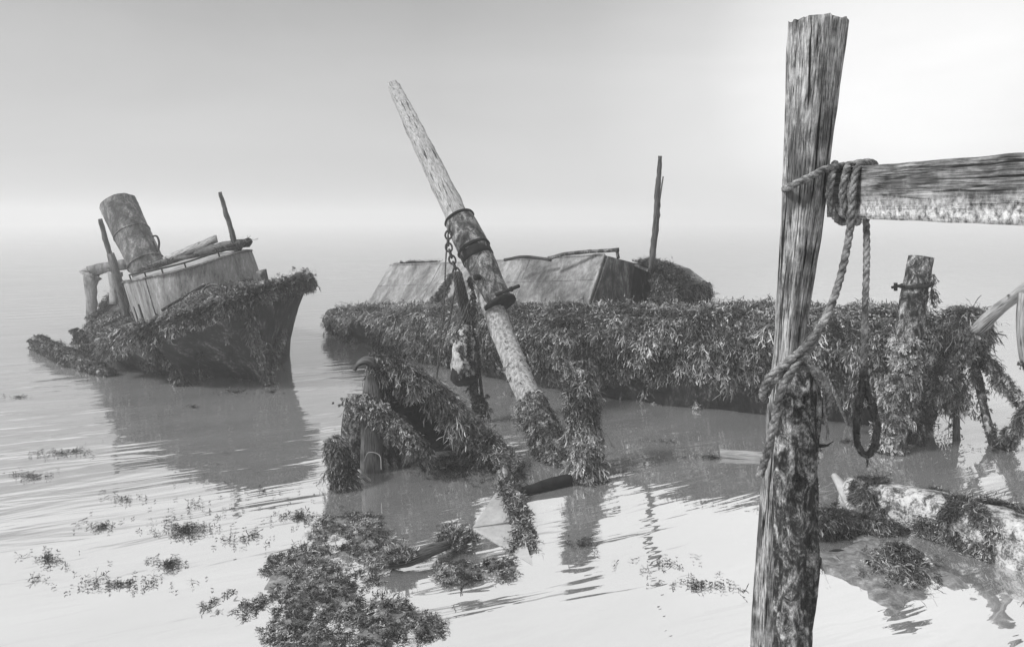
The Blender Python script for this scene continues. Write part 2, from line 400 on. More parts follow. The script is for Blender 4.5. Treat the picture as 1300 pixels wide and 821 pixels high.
dw = weed('drifting_seaweed', [(pp, up(len(pp)), dict(L=.07, W=.008, blades=3, grav=.3, spread=.9, lift=.004, nb=.02, tone=.35, segs=4))], M['weeddark'], seed=8, kind='stuff')
tag(dw, 'loose scraps of bladderwrack floating on the flat water')

# ------------------------------------------------------------------ the long barge wreck
near_px = [(424, 424), (445, 433), (500, 449), (560, 464), (600, 475), (680, 490), (750, 503), (850, 515), (950, 525), (1050, 535), (1130, 544), (1178, 548)]
near = [G(x, y)[:2] for x, y in near_px]
e = near[-1]
plan = near + [e + np.array(q) for q in ((.14, .10), (.2, .45), (.1, 1.2), (-.4, 2.3), (-1.2, 3.3))]
plan += [near[i] + np.array([.9, 2.6]) for i in (9, 7, 5, 3)] + [near[1] + np.array([.5, 1.9]), near[0] + np.array([-.1, 1.1]), near[0] + np.array([-.15, .4])]
plan = np.array(plan)
cl = smoothpath(np.vstack([plan, plan[:1]]), 201)
cl = np.array(cl)[:-1]; cl[:, ] = cl
nK = len(cl); tg = np.roll(cl, -1, 0) - np.roll(cl, 1, 0); tg /= np.linalg.norm(tg, axis=1)[:, None]
outn = np.stack([tg[:, 1], -tg[:, 0]], 1)
def barge_top(q):          # the deck edge stays at y=390 in the picture
    t = min(1, max(0, (17.6 - q[1]) / (17.6 - 9.2))); return .58 + .98 * t ** .9
prof = [(-.25, -.12), (.0, -.05), (.12, .0), (.28, .10), (.5, .17), (.7, .16), (.86, .06), (.96, -.12), (1.0, -.38)]
bg_ = np.zeros((len(prof), nK, 3))
for a, (fz, of) in enumerate(prof):
    for j in range(nK):
        zt = barge_top(cl[j]); q = cl[j] + outn[j] * of
        if cl[j][1] - .45 * cl[j][0] > 1e9: pass
        bg_[a, j] = (q[0], q[1], fz * zt if fz >= 0 else fz)
        bg_[a, j] += np.array([outn[j][0], outn[j][1], 0]) * .13 * mn.fractal(Vector((q[0] * 1.3, q[1] * 1.1, fz * 2)), 1, 2, 3)
barge = empty('barge_wreck', (1.0, 13.0, 0), 'long half sunk barge wreck with a seaweed covered side and sloping cabin', 'shipwreck')
mb = MB(); addgrid(mb, bg_, caps=False)
cen = bg_[-1].mean(0); ring = bg_[-1]; n0 = nK
mb.add(np.vstack([ring, cen[None] + [[0, 0, .05]]]), [(j, (j + 1) % nK, nK) for j in range(nK)])
mb.build('hull', M['hull'], barge)
side = bg_[1:, :150]
def bkeep(q, m_):
    fr = q[2] / barge_top(q)
    bot = .30 if q[0] > .2 else .30 * max(0, (q[0] + 3) / 3.2)
    bot += .12 * mn.noise(Vector((q[0] * 1.6, q[1] * 1.6, 0)))
    if fr < bot: return random.random() < .03
    return mn.fractal(Vector(q) * 1.1, 1, 2, 3) > -.42
pa, na = sample_grid(side, 9500, keep=bkeep, flip=1)
flipn = -1 if (na * np.stack([pa[:, 0] * 0, -np.ones(len(pa)), pa[:, 0] * 0], 1)).sum() < 0 else 1
na = na * flipn
# rim of the deck
rim = np.stack([bg_[-2] + [0, 0, .01], bg_[-1] + np.concatenate([-outn * .45, np.full((nK, 1), .03)], 1)])
pb, nb = sample_grid(rim[:, :150], 3200); nb[:, 2] = np.abs(nb[:, 2])
pc = np.array([bg_[-4, j] * (1 - u) + bg_[-2, j] * u for j, u in ((random.randrange(0, 118), random.random()) for _ in range(1700))]); nc = unit(np.stack([pc[:, 0] * 0 - .1, pc[:, 0] * 0 - 1, pc[:, 0] * 0 + .8], 1))
BW = dict(L=.26, W=.021, blades=6, grav=.55, spread=.42, lift=.045, tone=.43, tvar=.24)
weed('seaweed', [(pa, na, BW), (pb, nb, dict(BW, L=.16, grav=.2, tone=.62)), (pc, nc, dict(BW, L=.24, tone=.6))], M['weed'], barge, seed=21)
# lumps of growth at the bow end
def lump(c, r, n=14, k=18, sz=1.0):
    g = np.zeros((n, k, 3))
    for i in range(n):
        a = -math.pi / 2 + math.pi * i / (n - 1)
        for j in range(k):
            b = 2 * math.pi * j / k; d = np.array([math.cos(a) * math.cos(b), math.cos(a) * math.sin(b), math.sin(a) * sz])
            g[i, j] = np.array(c) + d * r * (1 + .3 * mn.noise(Vector(d * 2 + np.array(c))))
    return g
# cabin on the barge
def quad(mb, a, b, c, d, th, n=10):
    """thick sheet a-b-c-d, thickness pushed away from the camera side"""
    a, b, c, d = map(np.array, (a, b, c, d)); nn = unit(np.cross(b - a, d - a))
    g = np.array([[a + (b - a) * u + (d - a) * v * (1 - u) + (c - b) * v * u for v in np.linspace(0, 1, n)] for u in np.linspace(0, 1, n)])
    k = n * n; f = []
    for i in range(n - 1):
        for j in range(n - 1):
            q = (i * n + j, i * n + j + 1, (i + 1) * n + j + 1, (i + 1) * n + j); f.append(q); f.append(tuple(x + k for x in q[::-1]))
    edge = [(i * n) for i in range(n)] + [(n - 1) * n + j for j in range(1, n)] + [i * n + n - 1 for i in range(n - 2, -1, -1)] + [j for j in range(n - 2, 0, -1)]
    for i in range(len(edge)):
        p, q = edge[i], edge[(i + 1) % len(edge)]; f.append((p, q, q + k, p + k))
    mb.add(np.vstack([g.reshape(-1, 3), g.reshape(-1, 3) + nn * th]), f); return g
A = P(462, 397, 16.7); B = P(745, 397, 12.3); Ct = P(769, 325, 12.75); Dt = P(497, 338, 17.2)
E = P(797, 395, 13.25); Ft = P(803, 334, 13.35); Gt = P(520, 334, 18.4); Gb = P(500, 397, 18.4)
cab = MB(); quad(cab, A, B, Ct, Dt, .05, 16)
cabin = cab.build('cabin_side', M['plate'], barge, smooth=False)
mb = MB(); quad(mb, B + [.003, 0, 0], E, Ft, Ct + [.003, 0, 0], .05); mb.build('cabin_end', M['plate_dark'], barge, smooth=False)  # darker plate paints in the shade of the end turned from the light
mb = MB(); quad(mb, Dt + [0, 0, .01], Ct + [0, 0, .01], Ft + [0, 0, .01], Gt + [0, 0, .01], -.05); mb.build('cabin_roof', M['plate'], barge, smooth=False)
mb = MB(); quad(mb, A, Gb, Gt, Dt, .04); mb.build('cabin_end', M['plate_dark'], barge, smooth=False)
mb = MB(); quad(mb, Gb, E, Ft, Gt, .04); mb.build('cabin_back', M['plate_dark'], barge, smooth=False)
wn = unit(np.cross(B - A, Dt - A)); wn = wn if wn[1] < 0 else -wn; sw = wn * .05
mb = MB(); tube(mb, [Dt + sw, Dt * .5 + Ct * .5 + sw + [0, 0, -.02], Ct + sw], .022, n=20, k=8, rough=.01); tube(mb, [B + sw, Ct + sw], .025, n=10, k=8); mb.build('edge_bead', M['plate'], barge)
for fr_ in (.3, .72):
    mb = MB(); tube(mb, [A + (B - A) * fr_ + sw, Dt + (Ct - Dt) * fr_ + sw], .007, n=6, k=6); mb.build('plate_seam', M['plate_dark'], barge)
mb = MB(); tube(mb, [A * .45 + Dt * .55 + sw, B * .45 + Ct * .55 + sw], .007, n=6, k=6); mb.build('plate_seam', M['plate'], barge)
# port hole: dark disc set in the side with a rim
hc = P(692, 360, 13.05)
def disc(mb, c, nrm, r, th, k=20, ax=1.0, tilt=0):
    nrm = unit(np.array(nrm, float)); u = unit(np.cross(nrm, (0, 0, 1))); v = np.cross(u, nrm)
    ct, st = math.cos(tilt), math.sin(tilt); u, v = u * ct + v * st, v * ct - u * st
    g = np.array([[np.array(c) + nrm * z + (u * math.cos(a) + v * math.sin(a) * ax) * r for a in np.linspace(0, 2 * math.pi, k, endpoint=False)] for z in (-th, th)])
    addgrid(mb, g)
wn = unit(np.cross(B - A, Dt - A)); wn = wn if wn[1] < 0 else -wn
tt_ = (A - hc).dot(wn) / ray(692, 360).dot(wn); hc = hc + ray(692, 360) * tt_
mb = MB(); disc(mb, hc + wn * .055, wn, .10, .012, ax=1.5, tilt=.5); mb.build('porthole', M['black'], barge)
# roof rail and old timbers on the roof
mb = MB(); tube(mb, [P(640, 330, 13.6), P(668, 326, 13.4), P(700, 330, 13.2)], .03, n=12, k=8, rough=.01); mb.build('roof_timber', M['darkwood'], barge)
mb = MB(); tube(mb, [P(696, 328, 13.1), P(728, 321, 12.9), P(786, 317, 12.7)], .035, n=14, k=8, rough=.012); tube(mb, [P(783, 317, 12.72), P(785, 328, 12.74)], .03, n=5, k=8); mb.build('roof_rail', M['sleeve'], barge)
pr, nr_ = sample_grid(np.array([[Dt, Gt], [Dt * .82 + Ct * .18, Gt * .82 + Ft * .18]]) + [0, 0, .02], 160); nr_ = up(len(pr))
gus = np.array([[P(535, 395, 15.1), P(560, 395, 14.7)], [P(572, 352, 14.7), P(576, 345, 14.6)]])
pg, ng = sample_grid(gus, 260); ng = np.tile(unit(np.array([-.5, -.8, .2])), (len(pg), 1))
# after hatch, open at one end and grown over
a0 = P(800, 392, 13.4); a1 = P(858, 392, 12.6); t0 = P(803, 334, 13.45); t1 = P(832, 345, 13.0); t2 = P(856, 364, 12.65)
bk = np.array([.85, .9, 0])
mb = MB(); quad(mb, t0, t1, t1 + bk, t0 + bk, -.05); quad(mb, t1 + [0.003, 0, 0], t2, t2 + bk, t1 + bk + [.003, 0, 0], -.05)
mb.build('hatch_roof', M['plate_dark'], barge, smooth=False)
o1 = P(829, 392, 13.1); o2 = P(829, 344, 13.1)
mb = MB(); quad(mb, o1, a1, t2, o2, .05, 14); quad(mb, a1 + [.003, 0, 0], a1 + bk, t2 + bk, t2 + [.003, 0, 0], .05); quad(mb, a0 + bk, a1 + bk + [0, .004, 0], t2 + bk + [0, .004, 0], t0 + bk, .05)
quad(mb, E + [.0, .12, 0], o1 + [.02, .35, 0], o2 + [.02, .35, .02], Ft + [0, .12, .0], .03)  # dark sheet set in the opening, its colour standing for the shade inside
mb.build('hatch_side_and_shade', M['hull'], barge, smooth=False)
hs = np.array([[P(829, 392, 13.05), P(831, 342, 13.05)], [P(845, 392, 12.75), P(845, 355, 12.8)], [P(858, 390, 12.55), P(857, 366, 12.6)]])
ph, nh = sample_grid(hs, 360, keep=patchy(1.6, -.6)); nh = np.tile(unit(np.array([-.55, -.8, .25])), (len(ph), 1))
he = np.array([[a1, a1 + bk], [t2, t2 + bk]]) + [.02, -.02, 0]
pe, ne = sample_grid(he, 260); ne = np.tile(unit(np.array([.6, -.6, .25])), (len(pe), 1))
ht = np.array([[t0, t0 + bk * .6], [t1, t1 + bk * .6], [t2, t2 + bk * .6]]) + [0, 0, .03]
pt, nt_ = sample_grid(ht, 420); nt_ = up(len(pt))
SM = dict(L=.17, W=.018, blades=6, grav=.45, spread=.5, lift=.03, tone=.5)
weed('cabin_seaweed', [(pr, nr_, dict(SM, L=.10, grav=.15, tone=.3)), (pg, ng, dict(SM, L=.14, tone=.35)), (ph, nh, SM), (pe, ne, SM), (pt, nt_, dict(SM, grav=.25))], M['weeddark'], barge, seed=23)
# thin post at the hatch
mb = MB(); tube(mb, [P(826, 345, 13.0), P(832, 290, 13.0), P(835, 240, 12.95), P(838, 198, 12.9)], [.055, .06, .05, .03], n=26, k=10, rough=.02, rs=20)
mb.build('pole', M['darkwood'], barge)
mb = MB(); tube(mb, [P(836, 262, 12.93), P(842, 224, 12.9)], [.02, .012], n=8, k=6); mb.build('splinter', M['darkwood'], barge)

# ------------------------------------------------------------------ the tug wreck
YAW = math.atan2(-.795, .605)
TM = Matrix.Translation((-4.15, 12.0, 0)) @ Matrix.Rotation(YAW, 4, 'Z') @ Matrix.Rotation(R(-2.5), 4, 'Y') @ Matrix.Rotation(R(14), 4, 'X')
TMn = np.array(TM)
def T(q): q = np.asarray(q, float); return q @ TMn[:3, :3].T + TMn[:3, 3]
tug = empty('tug_wreck', T((-4, 0, 0)) * [1, 1, 0], 'listing rusted tugboat wreck with a leaning funnel and seaweed hung bow', 'shipwreck')
# station: t behind the stem, deck half beam, waterline half beam, deck height
st = [(-.42, .04, .0, 1.62), (-.1, .75, .02, 1.56), (.4, 1.25, .16, 1.48), (1.0, 1.58, .32, 1.38), (2.0, 1.8, 1.1, 1.24), (3.2, 1.82, 1.5, 1.1), (5.0, 1.78, 1.5, 1.0), (7.0, 1.68, 1.3, 1.0), (8.6, 1.25, .9, 1.1), (9.6, .7, .5, 1.36), (9.9, .05, .03, 1.38)]
st = smoothpath(st, 60)
levels = [-.5, -.15, .15, .4, .65, .85, .95, 1.0]
def section(s_, sign):
    t, bd, bw_, hd = s_; out = []
    bd = max(bd, .02); bw_ = max(bw_, .01)
    for l in levels:
        z = hd * l; fl = max(0, l)
        b = bw_ * (1 + min(0, l) * .5) + (bd - bw_) * fl ** (1.15 if t < 2 else 1.5)
        tt = t + (.40 * (1 - fl) if t < 1.0 else 0) * max(0, 1 - max(t, 0)) if True else t
        out.append(T((-tt, sign * b, z)))
    return out
hullS = np.array([section(s_, -1) for s_ in st]); hullP = np.array([section(s_, 1) for s_ in st])
mb = MB(); addgrid(mb, hullS, closed=False); addgrid(mb, hullP[:, ::-1], closed=False)
mb.build('hull', M['hull'], tug)
dk = np.array([[T((-s_[0], y * max(.02, s_[1]), s_[3] - .04 + .06 * (1 - y * y))) for y in np.linspace(-.98, .98, 9)] for s_ in st])
mb = MB(); addgrid(mb, dk, closed=False); mb.build('deck', M['plate_dark'], tug)
gr = MB(); tube(gr, [hullS[i, -1] for i in range(0, 60, 4)], .06, n=60, k=8, rough=.02); tube(gr, [hullP[i, -1] for i in range(0, 60, 4)], .06, n=60, k=8, rough=.02); gr.build('rubbing_strake', M['black'], tug)
# stem bar
mb = MB(); tube(mb, [T((-.02, 0, -.3)), T((.1, 0, .5)), T((.3, 0, 1.3)), T((.44, 0, 1.62))], .05, n=14, k=8, rough=.02); mb.build('stem', M['hull'], tug)
# seaweed over the gunwale
TW = dict(L=.24, W=.02, blades=6, grav=.6, spread=.4, lift=.05, tone=.42, tvar=.22)
out3 = T((0, -1, .2)) - T((0, 0, 0)); out3 = unit(out3)
def tk(q, m_): return mn.fractal(Vector(q) * 1.3, 1, 2, 3) > -.6
s1, m1 = sample_grid(hullS[12:, 6:], 3000, keep=tk); m1 = m1 * (1 if (m1 @ out3).sum() > 0 else -1)
s1b, m1b = sample_grid(hullS[:12, 6:], 1700); m1b = m1b * (1 if (m1b @ out3).sum() > 0 else -1)
s2, m2 = sample_grid(hullP[:22, 6:], 1300); outp = -out3 + np.array([.6, -.6, 0]); m2 = m2 * (1 if (m2 @ outp).sum() > 0 else -1)
s3, m3 = sample_grid(dk[:, 0:4], 5200, keep=lambda q, m_: mn.fractal(Vector(q) * .9, 1, 2, 3) > -.45); m3 = np.tile(T((0, -.2, 1)) - T((0, 0, 0)), (len(s3), 1))
s4, m4 = sample_grid(dk[:18, 2:], 1700); m4 = np.tile(T((.1, 0, 1)) - T((0, 0, 0)), (len(s4), 1))
s5, m5 = sample_grid(hullS[2:26, 1:5], 260, keep=patchy(2.4, .3)); m5 = m5 * (1 if (m5 @ out3).sum() > 0 else -1)
s6, m6 = sample_grid(hullP[:12, 1:5], 150, keep=patchy(2.4, -.05)); m6 = m6 * (1 if (m6 @ outp).sum() > 0 else -1)
stm = [T((.35 - .3 * u, -.05, 1.7 - 1.7 * u)) for u in np.random.default_rng(3).random(160)]
stn = np.tile(unit(np.array([.2, -1, 0])), (160, 1))
dropc = [hullS[17, -2] * (1 - u) + (G(240, 488) + [0, 0, 0]) * u for u in np.random.default_rng(4).random(260)]
dropn = np.tile(unit(np.array([-.2, -1, 0])), (260, 1))
weed('seaweed', [(s1, m1, TW), (s1b, m1b, dict(TW, L=.2)), (s2, m2, dict(TW, L=.14)), (s3, m3, dict(TW, L=.15, grav=.15, spread=.7, tone=.5)), (s4, m4, dict(TW, L=.16, grav=.15, spread=.7, tone=.5)),
                 (s5, m5, dict(TW, L=.2, tone=.5)), (s6, m6, dict(TW, L=.26, tone=.6)), (np.array(stm), stn, dict(TW, L=.2)), (np.array(dropc), dropn, dict(TW, L=.2, tone=.3))], M['weed'], tug, seed=31)
# deck house: rounded front, slightly tapering
hp = [(x_ + .5, y_ + .15) for x_, y_ in [(-2.9, .95), (-2.45, .55), (-2.4, 0), (-2.7, -.6), (-3.3, -.98), (-4.4, -1.12), (-5.7, -1.12), (-6.3, -.9), (-6.4, 0), (-6.3, .9), (-4.4, 1.12)]]
hp2 = smoothpath([hp[-1]] + hp + [hp[0]], 97)[8:-8]
hp2 = smoothpath(hp + [hp[0]], 81)[:-1]
ctr = np.array([-3.8, 0.15])
def hz(x): return 1.32 if x < -3 else 1.45
wall = np.array([[T(((ctr + (q - ctr) * s_)[0], (ctr + (q - ctr) * s_)[1], z)) for q in hp2] for s_, z in ((1.0, .75), (.995, 1.2), (.985, 1.6), (.97, 1.95), (.96, 2.06))])
for i, q in enumerate(hp2):
    for a in range(5): wall[a, i] += unit(T((0, 0, 1)) - T((0, 0, 0))) * (.05 * mn.noise(Vector((q[0] * 1.3, q[1], a * .3)))) + np.array([0, 0, 1]) * (.05 * (q[0] + 3.8) * (a / 4))
mb = MB(); addgrid(mb, wall, caps=False); mb.build('deckhouse', M['tug_plate'], tug)
rc = wall[-1].mean(0) + [0, 0, .14]
rr = [wall[-1] + (wall[-1] - rc) * .03, wall[-1] * .55 + rc * .45 + [0, 0, .02], np.tile(rc, (80, 1))]
mb = MB(); addgrid(mb, np.array(rr), caps=False); mb.build('roof', M['roof'], tug)
mb = MB(); tube(mb, np.vstack([wall[-1][::4], wall[-1][:1]]), .022, n=80, k=6); mb.build('roof_edge', M['plate_dark'], tug)
for i_ in (31, 50):
    o_ = unit(wall[1][i_] - wall[1].mean(0)) * .006; mb = MB(); tube(mb, [wall[a_][i_] + o_ for a_ in (0, 1, 2, 3, 4)], .011, n=14, k=6); mb.build('plate_seam', M['plate_dark'], tug)
# window slits in the side
def on_wall(i, a0, a1, half, th=.015):
    mb = MB(); A_ = wall[0][i] * (1 - a0) + wall[3][i] * a0; B_ = wall[0][i] * (1 - a1) + wall[3][i] * a1
    o_ = unit(wall[0][i] - wall[0].mean(0)) ; tn_ = unit(wall[0][(i + 1) % 80] - wall[0][i - 1])
    pts = [A_ + o_ * .01, (A_ + B_) / 2 + o_ * .01, B_ + o_ * .01]; g = board(mb, pts, [half * 1.2, half * 2, half], .03, up=tn_, n=8); return mb
for i, a0, a1, hw in ((40, .05, .62, .045), (43, .0, .5, .03), (37, .12, .68, .07)):
    on_wall(i, a0, a1, hw).build('window_opening', M['black'], tug)
# roof hand rail, planks and rubble on the roof
upv = unit(T((0, 0, 1)) - T((0, 0, 0)))
rl = MB(); ptsr = [wall[-1][i] * .93 + rc * .07 + upv * .10 for i in (40, 32, 26, 20, 12, 4)]
tube(rl, ptsr, .018, n=30, k=6)
for i in range(0, 6): tube(rl, [ptsr[i] - upv * .12, ptsr[i]], .014, n=4, k=6)
rl.build('roof_rail', M['black'], tug)
def rp(x, y, dz=.0): return T((x + .5, y + .15, 2.16)) + np.array([0, 0, dz + .05 * (x + 4.3)])
for (a, b, r0, r1, mt) in (((-2.9, .7), (-5.4, .1), .10, .09, 'darkwood'), ((-3.0, .9), (-6.2, .7), .09, .10, 'black'), ((-4.6, .6), (-6.4, -.3), .07, .09, 'darkwood'), ((-4.2, .1), (-6.2, -.7), .05, .05, 'darkwood')):
    mb = MB(); tube(mb, [rp(*a, .06), rp((a[0] + b[0]) / 2, (a[1] + b[1]) / 2, .1), rp(*b, .02)], [r0, r1], n=14, k=8, rough=.04, rs=10); mb.build('roof_timber', M[mt], tug)
mb = MB(); board(mb, [rp(-3.9, .5, .30), rp(-5.6, -.2, .12)], .16, .05, n=6); mb.build('loose_plank', M['pole'], tug)
s7 = np.array([rp(random.uniform(-6.3, -4.4), random.uniform(-.7, .8), .03) for _ in range(260)] + [rp(random.uniform(-3.2, -2.8), random.uniform(.2, .9), .05) for _ in range(60)])
weed('roof_seaweed', [(s7, np.tile(upv, (len(s7), 1)), dict(TW, L=.12, grav=.1, spread=.8, tone=.3))], M['weeddark'], tug, seed=33)
# funnel
fa = P(190, 345, 17.9); fb = P(150, 259, 18.6)
g, L = tubegrid([fa + (fa - fb) * .35, fa, fb], [.43, .41, .45], n=30, k=36, rough=.015)
top = g[-1].copy(); d_ = unit(fb - fa)
for j in range(36): g[-1, j] += d_ * .05 * mn.noise(Vector((j * .4, 3, 0)))
inner = np.array([g[-1] * .93 + g[-1].mean(0) * .07, g[-6] * .9 + g[-6].mean(0) * .1])
mb = MB(); addgrid(mb, g, L, caps=False); addgrid(mb, np.stack([g[-1], inner[0]]), caps=False); addgrid(mb, inner, caps=False); mb.build('funnel', M['plate_dark'], tug)
ax = unit(fb - fa)
mb = MB()
for u in (.12, .55, .93):
    c_ = fa + (fb - fa) * u; n_, b_ = np.cross(ax, (0, 1, 0)), None; n_ = unit(n_); b_ = np.cross(ax, n_)
    tube(mb, [c_ + (n_ * math.cos(a) + b_ * math.sin(a)) * .435 for a in np.linspace(0, 2 * math.pi, 25)], .018, n=50, k=6)
mb.build('funnel_band', M['plate_dark'], tug)
mb = MB(); tube(mb, [P(193, 300, 17.8), P(199, 300, 17.8), P(202, 308, 17.8), P(201, 318, 17.8)], .025, n=14, k=6); tube(mb, [P(194, 306, 17.8), P(200, 320, 17.8)], .02, n=6, k=6); mb.build('ladder_stub', M['black'], tug)
# thin masts
mb = MB(); tube(mb, [P(127, 278, 15.6), P(140, 325, 15.6), P(151, 365, 15.5), P(160, 402, 15.4)], [.045, .06, .07, .08], n=30, k=8, rough=.02, rs=14); mb.build('mast', M['darkwood'], tug)
mb = MB(); board(mb, [P(140, 322, 15.55), P(155, 368, 15.5), P(160, 395, 15.4)], .14, .06, up=(1, 0, 0), n=8, warp=.04); mb.build('mast_cheek', M['darkwood'], tug)
mb = MB(); tube(mb, [P(279, 244, 14.2), P(290, 280, 14.2), P(302, 322, 14.2), P(308, 342, 14.2)], [.035, .05, .06, .06], n=26, k=8, rough=.02, rs=14); mb.build('mast', M['darkwood'], tug)
# arched stern canopy
ar = MB(); c0 = [P(112, 352, 18.3), P(122, 343, 18.4), P(150, 337, 18.5), P(175, 333, 18.6)]
board(ar, c0, .26, 1.3, n=16, warp=.05); ar.build('stern_canopy', M['tug_plate'], tug)
for a, b in ((P(115, 350, 17.9), P(117, 412, 17.9)), (P(146, 345, 17.9), P(146, 386, 17.9))):
    mb = MB(); board(mb, [a, (a + b) / 2, b], [.34, .22, .26], .10, up=(1, 0, 0), n=10, warp=.05); mb.build('canopy_leg', M['tug_plate'], tug)
# bow fittings
mb = MB(); tube(mb, [T((.0, .4, 1.5)), T((.0, .4, 1.92))], [.08, .07, .09], n=8, k=12); mb.build('bollard', M['plate_dark'], tug)
mb = MB(); c_ = T((-1.1, -.2, 1.68)); tube(mb, [c_ + np.array([math.cos(a) * .17, 0.03 * math.sin(a), math.sin(a) * .13]) for a in np.linspace(0, 6.283, 21)], .022, n=40, k=8); mb.build('iron_ring', M['plate_dark'], tug)
hp_ = np.array([T((-1.9 + .95 * math.sqrt(u) * math.cos(a), .1 + 1.2 * math.sqrt(u) * math.sin(a), 1.27 + .36 * (1 - u))) for u, a in zip(RNG.random(2000), RNG.random(2000) * 6.283)])
gw = np.array([hullS[i, -1] + [0, 0, .05] for i in RNG.integers(0, 57, 800)] + [hullP[i, -1] + [0, 0, .05] for i in RNG.integers(0, 16, 350)]) + RNG.normal(size=(1150, 3)) * .05
weed('deck_seaweed', [(hp_, np.tile(unit(T((.2, -.3, 1)) - T((0, 0, 0))), (2000, 1)), dict(TW, L=.16, grav=.3, spread=.7, tone=.5)), (gw[:1150], np.tile(unit(T((0, -.6, 1)) - T((0, 0, 0))), (1150, 1)), dict(TW, L=.18, grav=.5))], M['weed'], tug, seed=35)
mb = MB(); tube(mb, [T((-2.2, -.9, 1.5)), T((-2.0, -.2, 1.72)), T((-1.95, 0, 1.75))], .025, n=8, k=8, rough=.01); mb.build('bent_pipe', M['black'], tug)
mb = MB(); rope_mb(mb, [P(250, 432, 12.35), P(252, 460, 12.3), P(255, 488, 12.3)], .012, n=20); tag(mb.build('bow_line', M['rope'], None, origin=P(250, 432, 12.35)), 'thin pale line hanging down the side of the tug bow', 'rope')

# timbers left of the tug
mb = MB(); g = tube(mb, [G(45, 440) + [0, 0, .12], G(92, 462) + [0, 0, .1], G(140, 478) + [0, 0, .02]], [.13, .15, .1], n=30, k=12, rough=.06)
o = empty('sunken_timber', G(92, 462), 'seaweed covered timber lying in the water left of the tug', 'timber'); mb.build('log', M['stump'], o)
q, n_ = sample_grid(g, 700, True, keep=above(.02)); n_ = n_ * np.sign((n_ * (q - g.mean((1))[np.argmin(np.abs(g.mean(1)[:, None, 0] - q[None, :, 0]), 0)])).sum(1))[:, None]
weed('seaweed', [(q, n_, dict(TW, L=.15, tone=.4))], M['weeddark'], o, seed=41)
def weedy_post(name, pts, rad, label, cat, mt='stump', wd=(0, 1), n=400, L=.16, W=.012, tone=.5, wm='weed', seed=0, sq=2.0, group=None, rough=.02, groove=0, k=16, thr=-.5, blades=6, nn=40):
    base = np.array(min(pts, key=lambda q: q[2])); base = base * [1, 1, 0]
    o = empty(name, base, label, cat, group); mb = MB()
    g = tube(mb, pts, rad, n=nn, k=k, rough=rough, groove=groove, sq=sq, seed=seed); mb.build('shaft', M[mt], o)
    gi = g[int(wd[0] * (nn - 1)):max(int(wd[1] * (nn - 1)) + 1, 2)]
    if n:
        q, m_ = sample_grid(gi, n, True, keep=lambda q, m_: q[2] > .0 and mn.fractal(Vector(q) * 2.5, 1, 2, 3) > thr)
        c = g.mean(1); nr = np.argmin(((c[None] - q[:, None]) ** 2).sum(2), 1); o_ = q - c[nr]; m_ = m_ * np.sign((m_ * o_).sum(1))[:, None]
        weed('seaweed', [(q, m_, dict(L=L, W=W, blades=blades, grav=.55, spread=.45, lift=.035, tone=tone))], M[wm], o, seed=seed + 50)
    return o, g
b = G(110, 448); weedy_post('mooring_post', [b - [0, 0, .3], b + [-.05, 0, .3], b + [-.12, 0, .50]], [.09, .07, .05], 'short crooked post behind the timber left of the tug', 'post', n=130, L=.1, tone=.3, wm='weeddark', seed=1, nn=14)
b = G(98, 436); weedy_post('mooring_post', [b - [0, 0, .3], b + [-.03, 0, .2], b + [-.06, 0, .35]], [.06, .05, .07], 'smallest broken post in the water left of the tug', 'post', n=60, L=.08, tone=.3, wm='weeddark', seed=2, nn=12)

# ------------------------------------------------------------------ leaning mast
b0 = G(706, 583); D0 = b0[1]
lm = empty('leaning_mast', b0, 'tall pale spar leaning out of a pipe sleeve before the barge', 'mast')
pA = b0 + (b0 - P(640, 430, 9.6)) * .3; pB = P(640, 430, 9.6); pC = P(612, 352, 10.1)
mb = MB(); gl = tube(mb, [pA, b0, pB, pC], [.165, .165, .155, .15], n=60, k=24, sq=2.3, rough=.02, groove=.01); mb.build('lower_spar', M['barnacle'], lm)
sA = P(634, 384, 9.85); sB = P(583, 278, 10.5)
mb = MB(); tube(mb, [sA, (sA + sB) / 2, sB], [.19, .21, .235, .22], n=50, k=32, rough=.015); mb.build('sleeve', M['sleeve'], lm)
gt_, lt_ = tubegrid([P(588, 291, 10.45), P(500, 110, 18)], [.155, .165, .16, .14], n=60, k=24, sq=4.5, rough=.015, groove=.02, rot=.5)
for j in range(24):
    for a_ in (1, 2): gt_[-a_, j] += unit(gt_[-1].mean(0) - gt_[-20].mean(0)) * (.45 / a_) * mn.noise(Vector((j * .55, 2, 0)))
mb = MB(); addgrid(mb, gt_, lt_); mb.build('upper_spar', M['pole'], lm)
ax = unit(sB - sA); n_ = unit(np.cross(ax, (0, 1, 0))); b_ = np.cross(ax, n_)
def ringat(mb, c, r, tr): tube(mb, [c + (n_ * math.cos(a) + b_ * math.sin(a)) * r for a in np.linspace(0, 6.2832, 25)], tr, n=50, k=8, rough=.008)
mb = MB(); c_ = sA + (sB - sA) * .60; g_, l_ = tubegrid([c_ - ax * .14, c_ + ax * .02], [.236, .232], n=4, k=32); addgrid(mb, g_, l_); ringat(mb, c_ + ax * .04, .228, .026); mb.build('iron_band', M['black'], lm)
mb = MB(); ringat(mb, sB, .215, .02); mb.build('sleeve_lip', M['black'], lm)
mb = MB(); g_, l_ = tubegrid([sA - ax * .05, sA + ax * .0], [.235, .235], n=3, k=32); addgrid(mb, g_, l_); mb.build('flange', M['black'], lm)
mb = MB(); tube(mb, [P(630, 374, 9.7), P(659, 363, 9.5)], .025, n=6, k=8); disc(mb, P(649, 367, 9.57), (1, 0, .3), .035, .02); mb.build('iron_bar', M['black'], lm)
mb = MB(); disc(mb, P(606, 352, 9.75), (-.4, -1, .1), .045, .05); mb.build('bolt', M['black'], lm)
gi = gl[int(.20 * 59):int(.52 * 59)]
